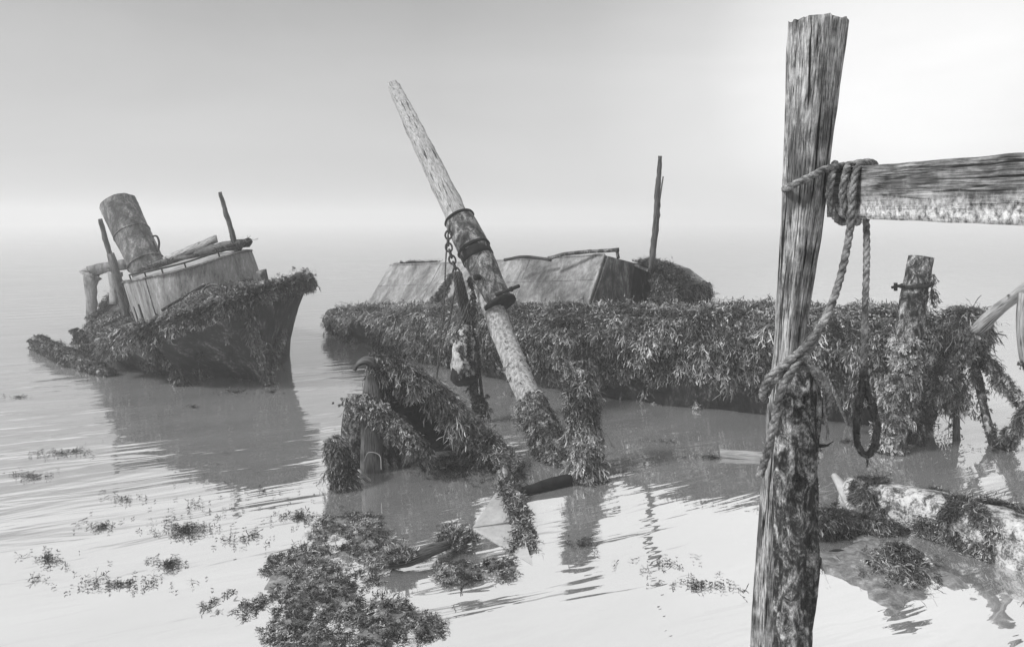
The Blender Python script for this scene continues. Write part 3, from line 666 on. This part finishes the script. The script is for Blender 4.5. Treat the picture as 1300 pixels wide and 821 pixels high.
q, m_ = sample_grid(gi, 900, True, keep=above(.0)); c = gl.mean(1); nr = np.argmin(((c[None] - q[:, None]) ** 2).sum(2), 1); m_ = m_ * np.sign((m_ * (q - c[nr])).sum(1))[:, None]
weed('seaweed', [(q, m_, dict(L=.14, W=.013, blades=6, grav=.6, spread=.45, lift=.03, tone=.5))], M['weed'], lm, seed=44)
q, m_ = sample_grid(gl[int(.52 * 59):int(.72 * 59)], 60, True); weed('young_seaweed', [(q, np.tile([0, -1., 0], (len(q), 1)), dict(L=.08, W=.01, blades=4, tone=.4))], M['weed'], lm, seed=45)

# chain down the sleeve
def chain(mb, pts, r=.035, tr=.011):
    p = smoothpath(pts, 200); L = np.concatenate([[0], np.cumsum(np.linalg.norm(np.diff(p, axis=0), axis=1))]); s = 0; i = 0
    while s + r * 2 < L[-1]:
        c0 = np.array([np.interp(s, L, p[:, k]) for k in range(3)]); c1 = np.array([np.interp(s + r * 2.6, L, p[:, k]) for k in range(3)])
        d = unit(c1 - c0); e1 = unit(np.cross(d, (0, 1, .2))) if i % 2 else unit(np.cross(d, np.cross(d, (0, 1, .2)))); m0 = (c0 + c1) / 2
        tube(mb, [m0 + d * math.cos(a) * r * 1.4 + e1 * math.sin(a) * r for a in np.linspace(0, 6.2832, 13)], tr, n=24, k=6); s += r * 2.0; i += 1
mb = MB(); chain(mb, [P(571, 285, 10.0), P(569, 310, 9.95), P(577, 338, 9.9), P(584, 358, 9.85), P(588, 372, 9.8)], .045, .015)
tag(mb.build('hanging_chain', M['ropedark'], None, origin=P(571, 285, 10.0)), 'iron chain hanging down the left of the pipe sleeve', 'chain')
mb = MB()
for k_, dx in enumerate((-5, 0, 4, 8)):
    rope_mb(mb, [P(580 + dx * .5, 345, 9.8), P(585 + dx, 372 + k_ * 3, 9.7 + .03 * k_), P(592 + dx * .7, 400, 9.7), P(596 + dx * .5, 422, 9.7)], .026, n=50)
for dx, y1 in ((0, 528), (8, 520), (-3, 500)):
    rope_mb(mb, [P(596 + dx * .4, 422, 9.7), P(604 + dx * .5, 470, 9.7), P(606 + dx, y1, 9.7)], .024, n=60)
rp_o = empty('rope_bundle', P(595, 420, 9.7) * [1, 1, 0] + [0, 0, 0], 'dark tangled ropes hanging from the pipe sleeve to the water', 'rope')
mb.build('rope_strands', M['ropedark'], rp_o)
rb = np.array([P(596 + 14 * math.sin(t_ * 9) * .4, 350 + t_ * 175, 9.68) for t_ in np.random.default_rng(9).random(230)] + [P(610 + random.gauss(0, 5), random.uniform(500, 524), 9.68) for _ in range(90)])
weed('seaweed', [(rb, np.tile([0, -1., 0], (len(rb), 1)), dict(L=.13, W=.014, blades=5, grav=.7, spread=.35, lift=.03, tone=.3))], M['weeddark'], rp_o, seed=47)
# float bag
fo = empty('hanging_float', P(592, 450, 9.6) * [1, 1, 0] + [0, 0, .9], 'pale torn canvas float hanging in ropes beside the leaning mast', 'float')
gF, L = tubegrid([P(593, 412, 9.62), P(590, 435, 9.6), P(590, 462, 9.6), P(590, 474, 9.6)], [.06, .15, .19, .17], n=20, k=24, rough=.03)
mb = MB(); addgrid(mb, gF, L, caps=False); addgrid(mb, gF[:1], caps=False) if False else None
mb.build('canvas', M['bagpale'], fo)
mb = MB(); tube(mb, [P(590, 466, 9.6), P(590, 480, 9.6), P(591, 488, 9.6)], [.165, .17, .1], n=12, k=20, rough=.06); mb.build('bag_mouth_shade', M['black'], fo)  # black plug in the open bag bottom, standing for the shade inside
q, m_ = sample_grid(gF, 420, True, keep=lambda q, m_: q[0] > P(588, 450, 9.6)[0] - .05 + .1 * mn.noise(Vector(q * 5))); c = gF.mean(1); nr = np.argmin(((c[None] - q[:, None]) ** 2).sum(2), 1); m_ = m_ * np.sign((m_ * (q - c[nr])).sum(1))[:, None]
weed('seaweed', [(q, m_, dict(L=.11, W=.012, blades=5, grav=.6, tone=.4))], M['weeddark'], fo, seed=48)
for i, (pts, lab) in enumerate((([P(570, 287, 10.1), P(566, 330, 9.9), P(563, 400, 9.6), P(558, 440, 9.5), P(554, 486, 9.4)], 'long thin line hanging left of the leaning mast sleeve'),
                                ([P(584, 352, 9.8), P(576, 375, 9.75), P(572, 400, 9.7), P(562, 440, 9.6), P(551, 492, 9.5)], 'thin line slanting down from chain to the water'),
                                ([P(602, 370, 9.9), P(592, 392, 9.6), P(583, 415, 9.5)], 'short line crossing behind the canvas float'))):
    mb = MB(); rope_mb(mb, pts, .013, n=80); tag(mb.build('hanging_line', M['ropedark'], None, origin=pts[0]), lab, 'rope')

# weed clad stump
b = G(748, 608)
weedy_post('weedy_stump', [b - [0, 0, .4], b, P(740, 540, 7.75), P(733, 458, 7.9)], [.15, .15, .14, .12], 'seaweed wrapped upright stump right of the leaning mast foot', 'stump', n=1300, L=.14, W=.012, seed=6, tone=.5, thr=-.75)

# ------------------------------------------------------------------ broken hull corner in the foreground
br = empty('broken_hull', G(530, 590), 'broken bow timbers of a small wreck draped in seaweed', 'shipwreck')
mb = MB(); board(mb, [P(449, 605, 7.7), P(450, 540, 7.75), P(453, 500, 7.8)], [.30, .28, .20], .07, up=(1, .1, 0), n=14, warp=.03, seed=2); mb.build('stem_plank', M['stump'], br)
mb = MB(); tube(mb, [P(472, 615, 7.75), P(472, 550, 7.8), P(471, 505, 7.85), P(472, 474, 7.9)], [.13, .12, .10, .06], n=30, k=16, sq=3.5, rough=.02); mb.build('stem_post', M['darkwood'], br)
mb = MB(); board(mb, [P(450, 470, 7.75), P(455, 462, 7.76), P(466, 458, 7.82), P(484, 463, 7.95)], [.03, .08, .12, .12], .04, up=(.1, 1, .3), n=14); mb.build('stem_cap', M['darkwood'], br)
ub = [P(470, 462, 7.95), P(500, 468, 8.0), P(545, 495, 8.1), P(590, 535, 8.1), P(625, 580, 7.9), P(636, 600, 7.75)]
mb = MB(); gu = tube(mb, ub, [.09, .10, .09, .08, .06], n=60, k=14, rough=.03); mb.build('rail_timber', M['darkwood'], br)
# hull planking curving to the water; its black paints the cavity's shade
plk = np.array([[p_ + np.array([0, .12, -.04]) + (np.array([p_[0] + .15, p_[1] + .25, -.15]) - p_ - [0, .12, -.04]) * v + np.array([0, .22 * math.sin(v * 3.14), 0]) for v in np.linspace(0, 1, 10)] for p_ in smoothpath(ub, 24)])
mb = MB(); addgrid(mb, plk, closed=False); addgrid(mb, plk + [0, .05, .0], closed=False); mb.build('planking_cavity_shade', M['black'], br)
lb = [P(458, 507, 7.6), P(490, 530, 7.55), P(520, 556, 7.5), P(548, 584, 7.45)]
mb = MB(); gl2 = tube(mb, lb, [.06, .06, .05, .04], n=40, k=12, rough=.02); mb.build('brace_timber', M['darkwood'], br)
mb = MB(); g_ = np.array([[P(486, 540, 7.8), P(486, 604, 7.8)], [P(530, 565, 7.85), P(525, 604, 7.85)]]); quad(mb, P(484, 535, 7.85), P(484, 606, 7.85), P(520, 604, 7.9), P(520, 560, 7.9), .04); mb.build('inner_plank', M['stump'], br)
def off(pts, nn, m): return np.array(pts) + nn * m
q1, m1_ = sample_grid(gu, 1500, True, keep=above(0)); c = gu.mean(1); nr = np.argmin(((c[None] - q1[:, None]) ** 2).sum(2), 1); m1_ = m1_ * np.sign((m1_ * (q1 - c[nr])).sum(1))[:, None]
q2, m2_ = sample_grid(plk[:, 0:4], 1100, keep=lambda q, m_: mn.fractal(Vector(q) * 2.2, 1, 2, 3) > -.15); m2_ = np.tile(unit(np.array([-.2, -1, .3])), (len(q2), 1)); q2 = q2 + m2_ * .06
q3, m3_ = sample_grid(gl2, 650, True, keep=above(0)); c = gl2.mean(1); nr = np.argmin(((c[None] - q3[:, None]) ** 2).sum(2), 1); m3_ = m3_ * np.sign((m3_ * (q3 - c[nr])).sum(1))[:, None]
q4 = np.array([P(random.gauss(452, 9), random.uniform(505, 530), 7.68) for _ in range(110)]); m4_ = np.tile([0, -1., 0], (110, 1))
NW = dict(L=.17, W=.012, blades=7, grav=.55, spread=.45, lift=.035, tone=.5)
weed('seaweed', [(q1, m1_, dict(NW, L=.2)), (q2, m2_, dict(NW, L=.2, tone=.4)), (q3, m3_, dict(NW, L=.12)), (q4, m4_, dict(NW, L=.07))], M['weed'], br, seed=61)
b = G(438, 618)
weedy_post('weedy_stump', [b - [0, 0, .2], b + [-.02, 0, .1], P(428, 572, 7.35), P(420, 556, 7.4)], [.08, .09, .08, .04], 'low seaweed smothered stump left of the broken bow timbers', 'stump', n=650, L=.13, W=.011, seed=7, tone=.45, thr=-.8)
mb = MB(); tube(mb, [G(443, 590) + [0, 0, .05], G(470, 612) + [0, 0, .02]], .012, n=6, k=6); tag(mb.build('stick', M['pole'], None, origin=G(470, 612)), 'thin pale stick lying beside the smothered stump', 'stick')
mb = MB(); tube(mb, [P(462, 585, 7.3), P(468, 574, 7.3), P(482, 578, 7.3), P(484, 596, 7.25)], .004, n=20, k=6); tag(mb.build('bent_wire', M['pole'], None, origin=G(484, 596)), 'thin bent wire at the foot of the broken bow', 'wire')

# keel timber running towards the camera
kp = [P(606, 555, 8.0), G(630, 590) + [0, 0, .16], G(640, 615) + [0, 0, .1], G(655, 655) + [0, 0, .04], G(668, 695) + [0, 0, -.02]]
kt = empty('keel_timber', G(655, 650), 'narrow sunken timber fringed with seaweed running toward the camera', 'timber')
mb = MB(); gk = tube(mb, kp, [.075, .08, .06, .05, .05], n=50, k=12, rough=.02, sq=3); mb.build('timber', M['beam'], kt)
q, m_ = sample_grid(gk, 1300, True, keep=lambda q, m_: q[2] > -.02 and mn.fractal(Vector(q) * 2, 1, 2, 3) > -.2); m_ = np.tile(unit(np.array([.2, -.4, .8])), (len(q), 1))
weed('seaweed', [(q, m_, dict(NW, L=.13, grav=.3, spread=.6))], M['weed'], kt, seed=63)
# short floating timber
mb = MB(); tube(mb, [G(656, 630) + [0, 0, .03], G(690, 622) + [0, 0, .04], G(723, 614) + [0, 0, .04]], [.04, .055, .065], n=20, k=12, sq=3, rough=.012)
tag(mb.build('floating_timber', M['black'], None, origin=G(690, 620)), 'short dark timber floating left of the weedy stump foot', 'timber')
# thin pale sheets lying at the water surface
mb = MB(); g = np.array([G(x, y, z_) for x, y, z_ in ((634, 618, .05), (652, 622, .05), (660, 660, .03), (600, 669, .012))]); quad(mb, g[0], g[3], g[2], g[1], -.03)
tag(mb.build('pale_sheet', M['sheet'], None, smooth=False, origin=G(630, 645)), 'upper pale flat sheet lying awash beside the keel timber', 'board')
mb = MB(); g = np.array([G(x, y, z_) for x, y, z_ in ((601, 670, .012), (652, 664, .03), (668, 690, .03), (676, 716, .006))]); quad(mb, g[0], g[3], g[2], g[1], -.02)
tag(mb.build('pale_sheet', M['sheet'], None, smooth=False, origin=G(650, 690)), 'lower pointed pale sheet lying awash near the shore', 'board')
# curved rib near the shore
rbp = [G(495, 722) + [0, 0, .05], G(520, 722) + [0, 0, .08], G(552, 712) + [0, 0, .10], G(580, 696) + [0, 0, .05]]
ro = empty('curved_rib', G(540, 715), 'curved dark rib timber with seaweed at the edge of the shore', 'timber')
mb = MB(); gr_ = tube(mb, rbp, [.04, .045, .045, .03], n=24, k=12, rough=.01); mb.build('timber', M['darkwood'], ro)
q = np.array([rbp[0] + (rbp[1] - rbp[0]) * random.random() + [0, 0, .03] for _ in range(120)] + [rbp[3] + np.array([random.gauss(0, .07), random.gauss(0, .07), .02]) for _ in range(130)])
weed('seaweed', [(q, up(len(q)), dict(NW, L=.13, grav=.2, spread=.7))], M['weed'], ro, seed=64)
# plank floating right of centre
mb = MB(); board(mb, [G(914, 578) + [0, 0, .03], G(940, 580) + [0, 0, .03], G(975, 581) + [0, 0, .02]], .05, .16, n=6)
tag(mb.build('floating_plank', M['pole'], None, smooth=False, origin=G(940, 581)), 'flat pale plank floating left of the tall post', 'plank')

# ------------------------------------------------------------------ right middle post and collapsed frame
b = G(1128, 572)
mp, gm = weedy_post('mooring_post', [b - [0, 0, .4], b, P(1145, 480, 8.55), P(1158, 390, 8.6), P(1169, 326, 8.65)], [.16, .16, .15, .14, .13], 'leaning weedy post with an iron strap before the barge bow', 'post', mt='stump', wd=(.1, .66), n=1000, L=.12, W=.014, seed=12, sq=2.6, rough=.025, thr=-.3, tone=.72)
mb = MB()
cs = P(1163, 362, 8.62); tube(mb, [cs + np.array([math.cos(a) * .17, math.sin(a) * .17, .02 * math.cos(a)]) for a in np.linspace(0, 6.283, 21)], .022, n=44, k=8)
tube(mb, [P(1147, 364, 8.5), P(1140, 363, 8.45), P(1132, 365, 8.45)], .018, n=8, k=8); tube(mb, [P(1137, 359, 8.45), P(1137, 369, 8.45)], .022, n=6, k=8)
mb.build('iron_strap', M['black'], mp)
q = np.array([P(random.gauss(1183, 2), random.uniform(348, 385), 8.5) for _ in range(30)])
weed('strap_seaweed', [(q, np.tile([0, -1., 0], (30, 1)), dict(L=.10, W=.012, blades=4, grav=.7, spread=.3, lift=.02, tone=.3))], M['weeddark'], mp, seed=65)
fr = empty('collapsed_frame', G(1215, 565), 'collapsed weedy timber frame at the right end of the barge', 'timber frame')
J = P(1230, 425, 8.9); sets = []
def legp(pts, rad, n, L=.17, mt='stump', nm='leg', thr=-.5, tone=.5):
    mb = MB(); g = tube(mb, pts, rad, n=30, k=12, rough=.02, sq=2.6); mb.build(nm, M[mt], fr)
    q, m_ = sample_grid(g, n, True, keep=lambda q, m_: q[2] > 0 and mn.fractal(Vector(q) * 2.5, 1, 2, 3) > thr); c = g.mean(1); nr = np.argmin(((c[None] - q[:, None]) ** 2).sum(2), 1); m_ = m_ * np.sign((m_ * (q - c[nr])).sum(1))[:, None]
    sets.append((q, m_, dict(L=L, W=.013, blades=6, grav=.6, spread=.42, lift=.03, tone=tone)))
b = G(1158, 563); legp([b - [0, 0, .2], b, P(1190, 495, 8.7), J + [0, -.15, 0]], [.09, .08, .07, .07], 560, .13)
b = G(1262, 566); legp([b - [0, 0, .2], b, P(1245, 500, 8.8), J], [.045, .05, .045, .04], 110, .07)
b = G(1214, 558); legp([b - [0, 0, .2], b, P(1216, 500, 8.9)], [.035, .035, .03], 40, .06, 'darkwood')
legp([J, P(1262, 470, 8.7), P(1300, 512, 8.4), P(1340, 560, 8.2)], [.055, .05, .05, .04], 380, .14)
b = G(1272, 568); legp([b - [0, 0, .2], b, P(1300, 532, 8.2), P(1330, 500, 8.1)], [.07, .06, .06], 200, .14)
legp([P(1238, 420, 8.8), P(1268, 393, 8.5), P(1310, 360, 8.1)], [.075, .065, .06], 0 + 10, .05, 'pole', 'rail')
mb = MB(); board(mb, [P(1301, 372, 8.0), P(1297, 410, 8.0), P(1301, 452, 8.0), P(1306, 470, 8.0)], [.12, .09, .10, .06], .06, up=(1, 0, 0), n=14); mb.build('hanging_board', M['pole'], fr)
lg = lump(P(1222, 420, 9.1), .26, sz=1.1); mb = MB(); addgrid(mb, lg, caps=False); mb.build('growth', M['hull'], fr)
q, m_ = sample_grid(lg, 1000, True); m_ = unit(q - np.array(P(1222, 420, 9.1))); sets.append((q, m_, dict(L=.2, W=.016, blades=6, grav=.55, spread=.5, lift=.04, tone=.5)))
q = np.array([P(random.gauss(1212, 14), random.uniform(450, 520) , 8.75) for _ in range(130)]); sets.append((q, np.tile([0, -1., 0], (130, 1)), dict(L=.2, W=.015, blades=6, grav=.7, spread=.35, lift=.03, tone=.45)))
q = np.array([P(1302 + random.gauss(0, 4), 462 + random.gauss(0, 5), 8.0) for _ in range(30)]); sets.append((q, np.tile([0, -1., 0], (30, 1)), dict(L=.08, W=.012, blades=5, grav=.6, tone=.3)))
weed('seaweed', sets, M['weed'], fr, seed=66)
mb = MB(); rope_mb(mb, [P(1050, 478, 9.0), P(1062, 505, 8.9), G(1076, 538)], .022, n=50); tag(mb.build('slack_rope', M['rope'], None, origin=G(1076, 538)), 'weedy rope slanting from barge side to the water', 'rope')

# ------------------------------------------------------------------ lower right log
lo_ = empty('silted_log', G(1200, 690), 'thick pale silted log with clumps of seaweed in the lower right corner', 'log')
lp = [P(1072, 620, 6.95), P(1110, 638, 6.75), P(1175, 664, 6.4), P(1250, 694, 6.0), P(1330, 722, 5.6), P(1420, 745, 5.3)]
mb = MB(); gL = tube(mb, lp, [.12, .22, .32, .38, .40, .40], n=60, k=28, rough=.025, sq=2.8); mb.build('trunk', M['palelog'], lo_)
q, m_ = sample_grid(gL[4:], 6500, True, keep=lambda q, m_: mn.fractal(Vector(q) * 2.6 + Vector((3, 1, 0)), 1, 2, 3) > (-.08 if q[0] > 3.9 or q[2] < .15 else .24) and q[2] > .02); c = gL.mean(1); nr = np.argmin(((c[None] - q[:, None]) ** 2).sum(2), 1); m_ = m_ * np.sign((m_ * (q - c[nr])).sum(1))[:, None]
weed('seaweed', [(q, m_, dict(L=.15, W=.010, blades=7, grav=.4, spread=.6, lift=.03, tone=.5))], M['weed'], lo_, seed=71)
mb = MB(); board(mb, [P(1058, 602, 7.05), P(1075, 625, 6.85), P(1085, 648, 6.65)], [.04, .16, .12], .04, up=(1, .2, 0), n=8); mb.build('split_end', M['sheet'], lo_)
wb = empty('weedy_beam', G(1090, 690), 'thin beam hung with seaweed between the stump and the pale log', 'timber')
mb = MB(); gb = tube(mb, [P(1020, 655, 6.0), P(1080, 662, 6.15), P(1135, 676, 6.2), P(1170, 692, 6.15)], [.05, .06, .06, .05], n=36, k=12, rough=.03); mb.build('timber', M['darkwood'], wb)
q, m_ = sample_grid(gb[2:27], 1100, True); c = gb.mean(1); nr = np.argmin(((c[None] - q[:, None]) ** 2).sum(2), 1); m_ = m_ * np.sign((m_ * (q - c[nr])).sum(1))[:, None]
weed('seaweed', [(q, m_, dict(L=.14, W=.010, blades=7, grav=.55, spread=.5, lift=.03, tone=.45))], M['weed'], wb, seed=72)
mound([(1035, 690), (1090, 676), (1160, 690), (1230, 730), (1260, 760), (1100, 770), (1030, 750)], .035, 30, 15)
cm = [G(1140 + random.gauss(0, 15), 716 + random.gauss(0, 9), .06) for _ in range(420)]
cm = np.array(cm); cm[:, 2] = .05 + .10 * np.exp(-((cm[:, 0] - G(1140, 716)[0]) ** 2 + (cm[:, 1] - G(1140, 716)[1]) ** 2) / .03) * RNG.random(len(cm))
mb = MB(); gg = lump(G(1140, 718) + [0, 0, .03], .17, sz=.5); addgrid(mb, gg, caps=False); co = empty('weed_clump', G(1140, 718), 'round stone smothered in seaweed below the pale log', 'stone'); mb.build('stone', M['black'], co)
weed('seaweed', [(cm, unit(np.column_stack([cm[:, 0] - G(1140, 718)[0], cm[:, 1] - G(1140, 718)[1], np.full(len(cm), .15)])), dict(L=.12, W=.009, blades=6, grav=.35, spread=.6, lift=.02, tone=.5))], M['weed'], co, seed=73)
mb = MB(); tube(mb, [G(1034, 728) + [0, 0, .05], P(1046, 706, 5.75), P(1066, 700, 5.8), P(1090, 710, 5.75), G(1106, 722) + [0, 0, .05]], .022, n=40, k=10, rough=.004)
tag(mb.build('iron_hoop', M['black'], None, origin=G(1070, 722)), 'dark half buried hoop in the mud beside the stump', 'hoop')

# ------------------------------------------------------------------ big posts, beam and ropes near the camera
DN = 3.75
tp = empty('tall_post', P(960, 1000, 3.7) * [1, 1, 0] , 'tall weathered grey post rising out of frame top right beside the beam', 'post')
tp['label'] = 'tall weathered timber post with rope tied round it, highest thing at right'
g, L = tubegrid([P(969, 1000, 3.78), P(980, 700, 3.76), P(1000, 450, 3.74), P(1022, 240, 3.72), P(1038, 28, 3.7)], [.085, .072, .068, .098, .122], n=220, k=72, sq=3.2, rot=.35, rough=.012, groove=.007, rs=3)
for j in range(72): g[-1, j, 2] += .03 * mn.noise(Vector((j * .35, 0, 0))) ; g[-2, j, 2] += .012 * mn.noise(Vector((j * .35, 0, 0)))
mb = MB(); addgrid(mb, g, L); mb.build('timber', M['post'], tp)
# front stump
g2, L2 = tubegrid([P(1004, 1000, 3.38), P(1008, 735, 3.42), P(1011, 560, 3.45), P(1016, 486, 3.47), P(1017, 466, 3.48)], [.088, .088, .1, .105, .095, .055], n=150, k=64, sq=2.2, rough=.026, rs=5, groove=.01)
so = empty('mooring_stump', P(1004, 1000, 3.38) * [1, 1, 0], 'rotten mottled stump with rope looped over its head, before the tall post', 'stump')
mb = MB(); addgrid(mb, g2, L2); mb.build('timber', M['stump'], so)
q, m_ = sample_grid(g2[60:], 300, True, keep=patchy(5, .1)); c = g2.mean(1); nr = np.argmin(((c[None] - q[:, None]) ** 2).sum(2), 1); m_ = m_ * np.sign((m_ * (q - c[nr])).sum(1))[:, None]
weed('seaweed', [(q, m_, dict(L=.035, W=.004, blades=5, grav=.4, spread=.6, lift=.006, tone=.25))], M['weeddark'], so, seed=81)
mb = MB(); tube(mb, [P(1040, 566, 3.4), P(1052, 565, 3.38)], [.012, .005], n=6, k=8); tube(mb, [P(1050, 565, 3.38), P(1058, 560, 3.38)], [.004, .002], n=5, k=5); mb.build('bent_nail', M['black'], so)
# beam
bm = empty('cross_beam', P(1200, 245, 3.2) * [1, 1, 0] + [0, 0, 2.8], 'heavy horizontal plank with a bleached lower half lashed to tall post', 'beam')
p0, p1b = P(1062, 245, 3.80), P(1450, 238, 2.15)
n_ = 70; rows = []; pth = p0 + (p1b - p0) * np.linspace(0, 1, n_)[:, None]; td = unit(p1b - p0); sdv = unit(np.cross(td, (0, 0, 1)))
for i in range(n_):
    row = []; hh = .128
    for s_, z_ in [(-1, z_) for z_ in np.linspace(-1, 1, 9)] + [(1, z_) for z_ in np.linspace(1, -1, 9)]:
        e_ = 1 + .05 * mn.noise(Vector((i * .25, z_, s_))); c_ = .9 if abs(z_) == 1 else 1
        row.append(pth[i] + sdv * s_ * .05 * c_ * e_ + np.array([0, 0, 1]) * z_ * hh * (1 + .03 * mn.noise(Vector((i * .15, s_ * 3, 2 + z_)))))
    rows.append(row)
gB = np.array(rows); gB[0] += td * -.01 * RNG.random((18, 1)); mb = MB(); addgrid(mb, gB, np.linspace(0, np.linalg.norm(p1b - p0), n_)); mb.build('plank', M['bleached'], bm)
# tying rope: round the post, over the beam, down and round the stump
RR = .019
mb = MB()
rope_mb(mb, [P(1012, 232, 3.95), P(997, 240, 3.75), P(1004, 236, 3.58), P(1030, 224, 3.54), P(1050, 214, 3.6), P(1075, 210, 3.66), P(1100, 206, 3.66), P(1110, 209, 3.74), P(1102, 214, 3.85)], RR)
for dx, dy in ((0, 0), (17, 2)):
    rope_mb(mb, [P(1056 + dx, 222, 3.9 - dx * .004), P(1060 + dx, 208 + dy, 3.72 - dx * .004), P(1056 + dx, 225, 3.6 - dx * .004), P(1053 + dx, 250, 3.6 - dx * .004), P(1061 + dx, 276, 3.63 - dx * .004), P(1072 + dx, 282, 3.8), P(1072 + dx, 270, 3.9)], RR)
rope_mb(mb, [P(1104, 207, 3.62), P(1090, 212, 3.52), P(1083, 240, 3.5), P(1081, 270, 3.5), P(1078, 298, 3.5), P(1070, 340, 3.45), P(1058, 380, 3.4), P(1042, 414, 3.36), P(1020, 442, 3.32), P(996, 462, 3.28), P(976, 480, 3.28), P(968, 500, 3.34), P(972, 508, 3.5)], RR)
rope_mb(mb, [P(1040, 412, 3.40), P(1030, 440, 3.36), P(1006, 470, 3.27), P(990, 500, 3.26), P(982, 540, 3.27), P(972, 580, 3.28), P(964, 604, 3.3)], RR * 1.05)
rope_mb(mb, [P(972, 500, 3.5), P(984, 480, 3.34), P(1005, 467, 3.3), P(1030, 468, 3.32), P(1047, 484, 3.36), P(1051, 508, 3.4), P(1046, 526, 3.46), P(1038, 530, 3.6)], RR * 1.1)
rope_mb(mb, [P(1046, 500, 3.38), P(1047, 525, 3.38), P(1051, 545, 3.38), P(1050, 558, 3.38)], .007, n=24)
tag(mb.build('mooring_rope', M['rope'], None, origin=P(1078, 298, 3.5)), 'thick twisted rope lashing the beam and looped over the rotten stump', 'rope')
mb = MB(); rope_mb(mb, [P(1098, 262, 3.62), P(1100, 290, 3.55), P(1100, 340, 3.5), P(1098, 400, 3.5), P(1097, 460, 3.5), P(1097, 482, 3.5)], .017)
no = empty('hanging_noose', P(1098, 590, 3.5) * [1, 1, 0], 'rope hanging straight down from the beam into a dark furred loop', 'rope'); mb.build('line', M['rope'], no)
mb = MB(); lpth = [P(1096, 470, 3.5), P(1094, 495, 3.5), P(1089, 520, 3.5), P(1087, 552, 3.5), P(1093, 571, 3.5), P(1101, 577, 3.5), P(1109, 568, 3.5), P(1113, 547, 3.5), P(1108, 516, 3.5), P(1100, 494, 3.5), P(1097, 470, 3.5)]
gN = tube(mb, lpth, .015, n=90, k=10, rough=.008, rs=40); mb.build('loop', M['ropedark'], no)
q, m_ = sample_grid(gN, 1400, True); c = gN.mean(1); nr = np.argmin(((c[None] - q[:, None]) ** 2).sum(2), 1); m_ = m_ * np.sign((m_ * (q - c[nr])).sum(1))[:, None]
tl = np.array([P(1101 + random.gauss(0, .8), random.uniform(574, 590), 3.5) for _ in range(40)])
weed('fuzz', [(q, m_, dict(L=.014, W=.003, blades=3, grav=.3, spread=.6, lift=.003, tone=.15, segs=3, fork=False)), (tl, np.tile([0, -1., 0], (40, 1)), dict(L=.04, W=.003, blades=2, grav=1, spread=.2, lift=.0, tone=.1, segs=3, fork=False))], M['weeddark'], no, seed=83)

# ------------------------------------------------------------------ view
scene.view_settings.view_transform = 'Standard'; scene.view_settings.look = 'None'
scene.view_settings.exposure = .15; scene.view_settings.gamma = 1
